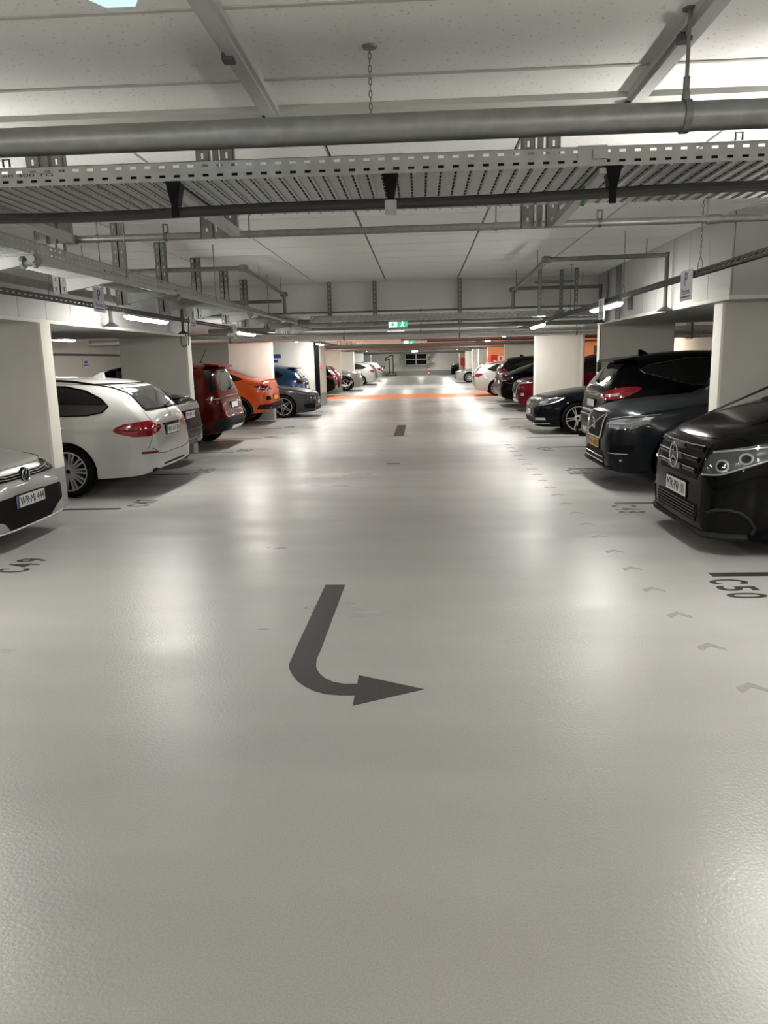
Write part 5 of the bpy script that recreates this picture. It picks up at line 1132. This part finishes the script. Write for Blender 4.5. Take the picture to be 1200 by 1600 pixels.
def slate_suv():
    L = 4.69
    s = spec(L, 1.90, 1.66, 0.365, 0.88, 0.95, P_GREY, (5, 'double', 0.70, 0), [(0, 0.62), (0.015, 0.78), (0.05, 0.90), (0.12, 0.955), (0.4, 1.02)], [(0.9, 1.075), (1.35, 1.11)], [(1.85, 1.36), (2.2, 1.55), (2.6, 1.65), (3.1, 1.66), (3.7, 1.63)],
             [(0.5, 1.53), (0.2, 1.2), (0.06, 1.0), (0.03, 0.8), (0, 0.6)], 0.88, 1.06, 1.1, plan_f=[(0, 0.56), (0.02, 0.66), (0.08, 0.77), (0.2, 0.85), (0.45, 0.905), (0.9, 0.945)], bot=[(0, 0.34), (0.03, 0.24), (0.3, 0.20), (3.6, 0.22), (4.5, 0.34), (L, 0.45)], cladz=[(0, 0.30), (0.9, 0.30), (2, 0.30), (L-0.5, 0.4), (L, 0.5)])
    c = Car(s, 'dark slate SUV with chrome-framed grille, yellow plate, between van and tow-bar car', 2.25+L/2, 10.12, 1)
    dress(c, [(1.8, 1.14), (3.9, 1.18), (4.2, 1.25), (3.9, 1.45), (3.1, 1.54), (2.5, 1.54), (2.15, 1.42)], [(-0.68, 1.14), (0.68, 1.14), (0.6, 1.55), (-0.6, 1.55)], [(-0.55, 1.15), (0.55, 1.15), (0.5, 1.5), (-0.5, 1.5)], mir=(1.85, 1.17), frame=CHROME)
    G = [(-0.32, 0.595), (0.32, 0.595), (0.37, 0.66), (0.405, 0.87), (0.36, 0.905), (-0.36, 0.905), (-0.405, 0.87), (-0.37, 0.66)]
    c.patch('grille', BLACK, 'F', G, 0.008); c.line('grille_frame', CHROME, 'F', G, 0.014, True, False, 0.014)
    for i in range(11):
        y = -0.30+0.06*i; c.line('grille_slat', DALLOY, 'F', [(y, 0.62), (y*1.08, 0.885)], 0.008, off=0.014, step=0.1)
    c.line('grille_bar', CHROME, 'F', [(0.34, 0.645), (-0.36, 0.875)], 0.011, off=0.022); c.emblem('F', 0.76, 0.062, 'bar', off=0.035)
    c.patch('headlight', LENS, ('F', 48), [(0.06, 0.50, 0.745), (0.06, 0.50, 0.83), (0.2, 0.74, 0.875), (0.55, 0.89, 0.91), (0.78, 0.93, 0.915), (0.5, 0.89, 0.85), (0.30, 0.83, 0.745), (0.15, 0.70, 0.725)], 0.008, 0.03, True)
    c.patch('reflector_bowl', mat('grey reflector', (0.22, 0.23, 0.24), 0.25, 0.3), ('F', 48), [(0.08, 0.54, 0.755), (0.08, 0.54, 0.82), (0.22, 0.75, 0.86), (0.5, 0.88, 0.89), (0.42, 0.86, 0.84), (0.27, 0.81, 0.76), (0.15, 0.70, 0.735)], 0.012, 0.03, True)
    c.line('running_light', LENSB, ('F', 48), [(0.06, 0.52, 0.79), (0.25, 0.79, 0.805), (0.42, 0.87, 0.845)], 0.012, off=0.008, mirror=True); c.line('running_light', SATIN, ('F', 48), [(0.28, 0.81, 0.75), (0.45, 0.88, 0.845)], 0.010, off=0.008, mirror=True)
    c.line('headlight_rim', SATIN, ('F', 48), [(0.06, 0.52, 0.838), (0.2, 0.74, 0.88), (0.55, 0.89, 0.915)], 0.006, off=0.008, mirror=True)
    c.patch('lower_grille', BLACK, 'F', [(-0.46, 0.27), (0.46, 0.27), (0.52, 0.36), (0.42, 0.45), (-0.42, 0.45), (-0.52, 0.36)], 0.006)
    for z in (0.31, 0.37): c.line('lower_strip', SATIN, 'F', [(-0.46, z), (0.46, z)], 0.007, off=0.010)
    c.patch('fog_recess', BLACK, ('F', 48), [(0.06, 0.62, 0.46), (0.08, 0.66, 0.54), (0.28, 0.86, 0.56), (0.26, 0.85, 0.46)], 0.005, 0.03, True); c.line('fog_trim', CHROME, ('F', 48), [(0.05, 0.62, 0.445), (0.22, 0.82, 0.445)], 0.006, off=0.006, mirror=True)
    c.line('parking_sensor', SATIN, ('F', 48), [(0.16, 0.75, 0.36), (0.18, 0.77, 0.37)], 0.012, off=0.004, mirror=True)
    c.plate('F', 0.515, 'N·80S', True, band=False, w_=0.50); c.patch('front_lip', PLASTIC, 'F', [(-0.7, 0.245), (0.7, 0.245), (0.72, 0.275), (-0.72, 0.275)], 0.02)
    c.lines('bonnet_seam', BLACK, 'S', [[(0.40, 0.925), (0.9, 1.0), (1.7, 1.065)]], 0.005); c.arch_trim(P_GREY, 0.03)
slate_suv()

def towbar_suv():
    L = 4.62
    s = spec(L, 1.88, 1.66, 0.36, 0.9, 0.92, P_BLACK, (5, 'double', 0.70, 0), [(0, 0.6), (0.03, 0.78), (0.12, 0.88), (0.4, 0.97)], [(0.9, 1.04), (1.25, 1.09)], [(1.7, 1.36), (2.05, 1.55), (2.45, 1.64), (3.0, 1.66), (3.6, 1.635)],
             [(0.75, 1.60), (0.50, 1.55), (0.40, 1.50), (0.14, 1.19), (0.09, 1.13), (0.06, 0.95), (0.02, 0.66), (0, 0.54)], 0.86, 1.06, 1.14, cladz=[(0, 0.42), (2.0, 0.32), (L-0.6, 0.46), (L, 0.66)], cladmat=mat('grey bumper plastic', (0.075, 0.075, 0.078), 0.5))
    c = Car(s, 'black SUV with tow bar and red tail lamps, rear out behind the slate SUV', 2.72+L/2, 12.8, -1)
    dress(c, [(1.6, 1.12), (3.3, 1.15), (3.95, 1.33), (4.02, 1.38), (3.85, 1.45), (3.3, 1.535), (2.3, 1.545), (1.95, 1.4)], [(-0.65, 1.12), (0.65, 1.12), (0.57, 1.56), (-0.57, 1.56)], [(-0.60, 1.19), (0.60, 1.19), (0.58, 1.3), (0.52, 1.47), (-0.52, 1.47), (-0.58, 1.3)], mir=(1.65, 1.13), frame=CHROME)
    c.patch('tail_light', RED, ('R', 45), [(0.56, 0.94, 1.115), (0.48, 0.94, 1.135), (0.36, 0.92, 1.135), (0.22, 0.87, 1.11), (0.13, 0.76, 1.075), (0.09, 0.66, 1.04), (0.07, 0.54, 1.01), (0.07, 0.53, 0.985), (0.09, 0.62, 0.96), (0.16, 0.80, 0.945), (0.26, 0.88, 0.96), (0.38, 0.92, 1.0), (0.50, 0.94, 1.06)], 0.010, 0.03, True)
    c.patch('reversing_lamp', LENSB, ('R', 45), [(0.28, 0.88, 1.04), (0.12, 0.72, 1.02), (0.13, 0.74, 0.985), (0.26, 0.87, 1.0)], 0.014, 0.03, True)
    c.patch('dark_lens_section', DRED, ('R', 45), [(0.5, 0.93, 1.10), (0.35, 0.91, 1.115), (0.32, 0.90, 1.06), (0.45, 0.93, 1.06)], 0.014, 0.03, True)  # darker red section of the tail lamp lens
    sp = MB(); x = L-0.52; sp.hexa([(x, -0.60, 1.535), (x+0.26, -0.54, 1.50), (x+0.26, 0.54, 1.50), (x, 0.60, 1.535), (x-0.1, -0.6, 1.585), (x+0.27, -0.53, 1.535), (x+0.27, 0.53, 1.535), (x-0.1, 0.6, 1.585)]); c.solid('roof_spoiler', sp, P_BLACK)
    c.line('tailgate_trim', CHROME, 'R', [(-0.45, 1.0), (0.45, 1.0)], 0.014, off=0.006); c.plate('R', 0.865, None); c.line('tailgate_trim', SATIN, 'R', [(-0.5, 0.74), (0.5, 0.74)], 0.02, off=0.004)
    c.line('bumper_step', s['cladmat'], 'R', [(-0.85, 0.66), (-0.5, 0.66), (0.5, 0.66), (0.85, 0.66)], 0.018); c.patch('skid_plate', SATIN, 'R', [(-0.35, 0.37), (0.35, 0.37), (0.4, 0.46), (-0.4, 0.46)], 0.008)
    t = MB(); t.tube([(L-0.15, 0, 0.36), (L+0.03, 0, 0.335), (L+0.13, 0, 0.345), (L+0.17, 0, 0.39), (L+0.17, 0, 0.44)], [0.028, 0.028, 0.026, 0.024, 0.018], 10); t.lathe([(0, 0.028), (0.018, 0.02), (0.025, 0), (0.018, -0.02), (0, -0.028)], (L+0.17, 0, 0.465), 'z', 12); c.solid('tow_bar', t, BLACK, smooth=True)
    c.antenna(3.75, 'fin', 0.07, 0.2); c.arch_trim(); c.wiper('R', 0.0, 1.2, 1.25, 0.35)
towbar_suv()

def navy_estate():
    L = 4.77
    s = spec(L, 1.83, 1.49, 0.335, 0.88, 1.05, P_NAVY, (5, 'double', 0.74, 0), [(0, 0.52), (0.015, 0.64), (0.05, 0.71), (0.12, 0.755), (0.4, 0.83)], [(0.9, 0.915), (1.45, 0.985)], [(1.9, 1.22), (2.3, 1.40), (2.65, 1.47), (3.2, 1.49), (3.9, 1.46)],
             [(0.45, 1.38), (0.15, 1.08), (0.06, 1.0), (0.03, 0.8), (0, 0.5)], 0.75, 0.95, 0.99, plan_f=[(0, 0.55), (0.02, 0.65), (0.08, 0.75), (0.2, 0.82), (0.45, 0.87), (0.9, 0.912)], bot=[(0, 0.30), (0.03, 0.19), (0.3, 0.155), (3.5, 0.17), (4.5, 0.3), (L, 0.42)])
    c = Car(s, 'navy black estate with silver wheel, nose out before the third right pillar', 2.36+L/2, 17.1, 1)
    dress(c, [(1.75, 1.0), (4.1, 1.03), (4.3, 1.12), (4.0, 1.3), (3.2, 1.385), (2.5, 1.38), (2.1, 1.24)], [(-0.64, 1.01), (0.64, 1.01), (0.56, 1.39), (-0.56, 1.39)], [(-0.55, 1.1), (0.55, 1.1), (0.5, 1.36), (-0.5, 1.36)], mir=(1.8, 1.02), frame=CHROME)
    c.patch('grille', BLACK, 'F', [(-0.50, 0.575), (0.50, 0.575), (0.52, 0.69), (-0.52, 0.69)], 0.006)
    for z in (0.59, 0.62, 0.65, 0.68): c.line('grille_bar', CHROME, 'F', [(-0.5, z), (0.5, z)], 0.006, off=0.010)
    c.emblem('F', 0.635, 0.06, 'vw', off=0.03)
    c.patch('headlight', LENS, ('F', 48), [(0.05, 0.50, 0.585), (0.06, 0.50, 0.69), (0.35, 0.80, 0.745), (0.6, 0.88, 0.765), (0.45, 0.86, 0.69), (0.30, 0.80, 0.635), (0.12, 0.66, 0.60)], 0.007, 0.03, True)
    c.line('headlight_rim', CHROME, ('F', 48), [(0.06, 0.5, 0.695), (0.35, 0.80, 0.75), (0.6, 0.88, 0.768), (0.45, 0.86, 0.69), (0.30, 0.80, 0.635), (0.12, 0.66, 0.597)], 0.007, off=0.008, mirror=True)
    c.patch('projector', LENSB, ('F', 48), [(0.16, 0.66, 0.63), (0.17, 0.68, 0.69), (0.3, 0.78, 0.71), (0.28, 0.77, 0.655)], 0.010, 0.03, True)
    c.patch('fog_lamp', LENSB, ('F', 48), [(0.06, 0.62, 0.305), (0.07, 0.64, 0.355), (0.22, 0.79, 0.355), (0.24, 0.80, 0.31)], 0.008, 0.03, True)
    c.line('lower_strip', CHROME, ('F', 48), [(0.02, 0.4, 0.225), (0.08, 0.66, 0.225), (0.3, 0.83, 0.235)], 0.008, off=0.006, mirror=True); c.line('lower_strip', CHROME, 'F', [(-0.5, 0.225), (0.5, 0.225)], 0.008, off=0.006)
    c.patch('lower_grille', BLACK, 'F', [(-0.5, 0.25), (0.5, 0.25), (0.52, 0.35), (-0.52, 0.35)], 0.005); c.plate('F', 0.46, None); c.lines('bonnet_seam', BLACK, 'S', [[(0.40, 0.765), (0.9, 0.86), (1.6, 0.95)]], 0.004)
navy_estate()

def ruby_suv():
    L = 4.55
    s = spec(L, 1.84, 1.69, 0.36, 0.9, 0.9, P_RED, (5, 'double', 0.70, 0), [(0, 0.62), (0.02, 0.78), (0.06, 0.88), (0.14, 0.94), (0.4, 1.0)], [(0.9, 1.06), (1.3, 1.1)], [(1.75, 1.36), (2.1, 1.57), (2.5, 1.67), (3.0, 1.69), (3.6, 1.67)],
             [(0.45, 1.56), (0.15, 1.15), (0.06, 1.0), (0.03, 0.8), (0, 0.6)], 0.88, 1.06, 1.1, cladz=[(0, 0.40), (2.0, 0.34), (L, 0.5)])
    c = Car(s, 'ruby red SUV half hidden behind the third right pillar', 2.85+L/2, 23.9, 1)
    dress(c, [(1.7, 1.12), (3.8, 1.16), (4.1, 1.25), (3.8, 1.46), (3.0, 1.57), (2.4, 1.57), (2.05, 1.43)], [(-0.65, 1.13), (0.65, 1.13), (0.57, 1.58), (-0.57, 1.58)], [(-0.55, 1.15), (0.55, 1.15), (0.5, 1.5), (-0.5, 1.5)], mir=(1.75, 1.15))
    c.patch('grille', BLACK, 'F', [(-0.42, 0.58), (0.42, 0.58), (0.52, 0.84), (-0.52, 0.84)], 0.006); c.line('grille_frame', CHROME, 'F', [(-0.56, 0.84), (-0.42, 0.57), (0.42, 0.57), (0.56, 0.84)], 0.014, off=0.012); c.emblem('F', 0.74, 0.07, 'oval', off=0.02)
    c.patch('headlight', LENS, ('F', 48), [(0.05, 0.52, 0.80), (0.06, 0.54, 0.88), (0.35, 0.82, 0.92), (0.5, 0.88, 0.92), (0.35, 0.84, 0.84)], 0.008, 0.03, True); c.patch('projector', LENSB, ('F', 48), [(0.10, 0.60, 0.82), (0.10, 0.60, 0.87), (0.3, 0.80, 0.895), (0.3, 0.80, 0.85)], 0.012, 0.03, True)
    c.patch('fog_lamp', LENSB, ('F', 48), [(0.10, 0.68, 0.48), (0.10, 0.70, 0.56), (0.18, 0.78, 0.56), (0.18, 0.78, 0.48)], 0.008, 0.03, True); c.line('lower_strip', SATIN, 'F', [(-0.6, 0.34), (0.6, 0.34)], 0.012, off=0.01); c.plate('F', 0.47, None); c.arch_trim()
ruby_suv()

def generic(label, x, y, facing, L, W, H, R, paint_, kind, wheel=W5, lamp=RED, frame=BLACK, plate=None, cladk=False):
    hb = H-0.46 if H > 1.55 else H-0.49; cz = dict(cladz=[(0, 0.40), (2.0, 0.34), (L, 0.52)]) if cladk else {}
    tails = {'estate': [(0.75, H-0.05), (0.42, H-0.12), (0.10, hb+0.08), (0.055, hb+0.03), (0.035, 0.86), (0.015, 0.66), (0, 0.5)],
             'coupe': [(1.2, H-0.07), (0.7, H-0.24), (0.25, hb+0.10), (0.09, hb+0.08), (0.05, hb), (0.035, 0.86), (0.015, 0.66), (0, 0.5)],
             'suv': [(0.5, H-0.06), (0.36, H-0.14), (0.14, hb+0.08), (0.08, hb), (0.05, 0.9), (0.015, 0.66), (0, 0.54)]}
    hd = hb-0.10
    s = spec(L, W, H, R, 0.9, 0.95, paint_, wheel, [(0, 0.54), (0.03, 0.68), (0.10, hd-0.12), (0.4, hd-0.03)], [(0.9, hd+0.06), (1.35, hd+0.12)], [(1.8, H-0.26), (2.2, H-0.08), (2.6, H-0.01), (3.0, H)], tails[kind], hd-0.12, hb-0.02, hb+0.02, **cz)
    c = Car(s, label, x+L/2*(1 if (facing > 0 and s.get('nose')) else 1), y, facing)
    c.root.location.x = x
    xr = L-0.85 if kind == 'coupe' else L-0.62
    dress(c, [(1.65, hb+0.03), (xr-0.2, hb+0.06), (xr+0.05, hb+0.15), (xr-0.35, H-0.15), (2.9, H-0.10), (2.3, H-0.11), (2.0, H-0.24)], [(-0.62, hb+0.05), (0.62, hb+0.05), (0.55, H-0.10), (-0.55, H-0.10)], [(-0.58, hb+0.10), (0.58, hb+0.10), (0.5, H-0.14), (-0.5, H-0.14)], mir=(1.7, hb+0.03), frame=frame)
    zl = hb-0.10
    c.patch('tail_light', lamp, ('R', 45), [(0.36, W*0.49, zl+0.05), (0.2, W*0.47, zl+0.08), (0.07, 0.66, zl+0.06), (0.05, 0.42, zl+0.02), (0.07, 0.62, zl-0.06), (0.2, W*0.47, zl-0.07)], 0.009, 0.035, True)
    c.patch('headlight', LENSB, ('F', 48), [(0.06, 0.50, hd-0.22), (0.06, 0.50, hd-0.12), (0.4, W*0.455, hd-0.05), (0.5, W*0.47, hd-0.06), (0.3, W*0.45, hd-0.15)], 0.007, 0.035, True)
    c.patch('grille', BLACK, 'F', [(-0.4, 0.5), (0.4, 0.5), (0.44, hd-0.16), (-0.44, hd-0.16)], 0.006)
    c.patch('lower_grille', BLACK, 'F', [(-0.5, 0.24), (0.5, 0.24), (0.5, 0.36), (-0.5, 0.36)], 0.006)
    c.plate('R', 0.80 if kind != 'estate' else 0.78, None); c.plate('F', 0.45, None); c.antenna(L-1.0 if kind != 'coupe' else 3.0, 'fin', 0.06, 0.2)
    if cladk: c.arch_trim()
    return c
generic('black low coupe-backed car beside the ruby red one', 2.6+2.3, 26.5, -1, 4.6, 1.86, 1.50, 0.35, P_BLACK, 'coupe', lamp=DRED)
generic('black taller SUV behind the coupe-backed car, by fourth right pillar', 2.72+2.3, 28.9, -1, 4.6, 1.88, 1.65, 0.36, P_BLACK, 'suv', lamp=DRED, cladk=True)
c = generic('white estate parked over the end of the orange stripe', 2.25+2.35, 34.3, -1, 4.69, 1.83, 1.47, 0.335, P_WHITE, 'estate', W10); c.rails(2.2, 4.0, 0.55)
generic('white low car far down the right row, nose out', 2.3+2.35, 53.5, 1, 4.7, 1.85, 1.44, 0.34, P_WHITE, 'coupe', W10)
generic('black SUV farthest down the right row', 2.65+2.4, 70.5, 1, 4.8, 1.9, 1.75, 0.37, P_BLACK, 'suv')
generic('dark hatchback with red lamps just past the stair core', -4.0-2.1, 36.7, 1, 4.2, 1.78, 1.47, 0.32, P_BLACK, 'suv')
c = generic('dark red hatchback with curved rear carrier before the pink pillar', -4.05-2.1, 39.4, 1, 4.2, 1.78, 1.42, 0.32, P_RED, 'suv')
m = MB()
for y in (-0.35, 0.35): m.tube([(4.1, y, 0.45), (4.35, y, 0.36), (4.55, y, 0.38), (4.68, y, 0.50), (4.70, y, 0.62)], 0.028, 8)
m.tube([(4.35, -0.45, 0.36), (4.35, 0.45, 0.36)], 0.025, 8); c.solid('rear_carrier', m, SATIN, smooth=True)
generic('silver SUV with nose out just past the pink pillar', -3.25-2.3, 43.4, -1, 4.6, 1.86, 1.62, 0.36, P_SILVW, 'suv', cladk=True)
generic('pale silver hatchback, rear out far down the left row', -3.0-2.15, 51.6, 1, 4.3, 1.8, 1.5, 0.33, P_SILVW, 'suv')
generic('dark hatchback beyond the pale silver one', -3.1-2.15, 54.6, 1, 4.3, 1.8, 1.48, 0.33, P_BLACK, 'suv')
generic('white estate with dark tailgate farthest down the left row', -3.1-2.3, 62.5, 1, 4.6, 1.82, 1.5, 0.33, P_WHITE, 'estate')
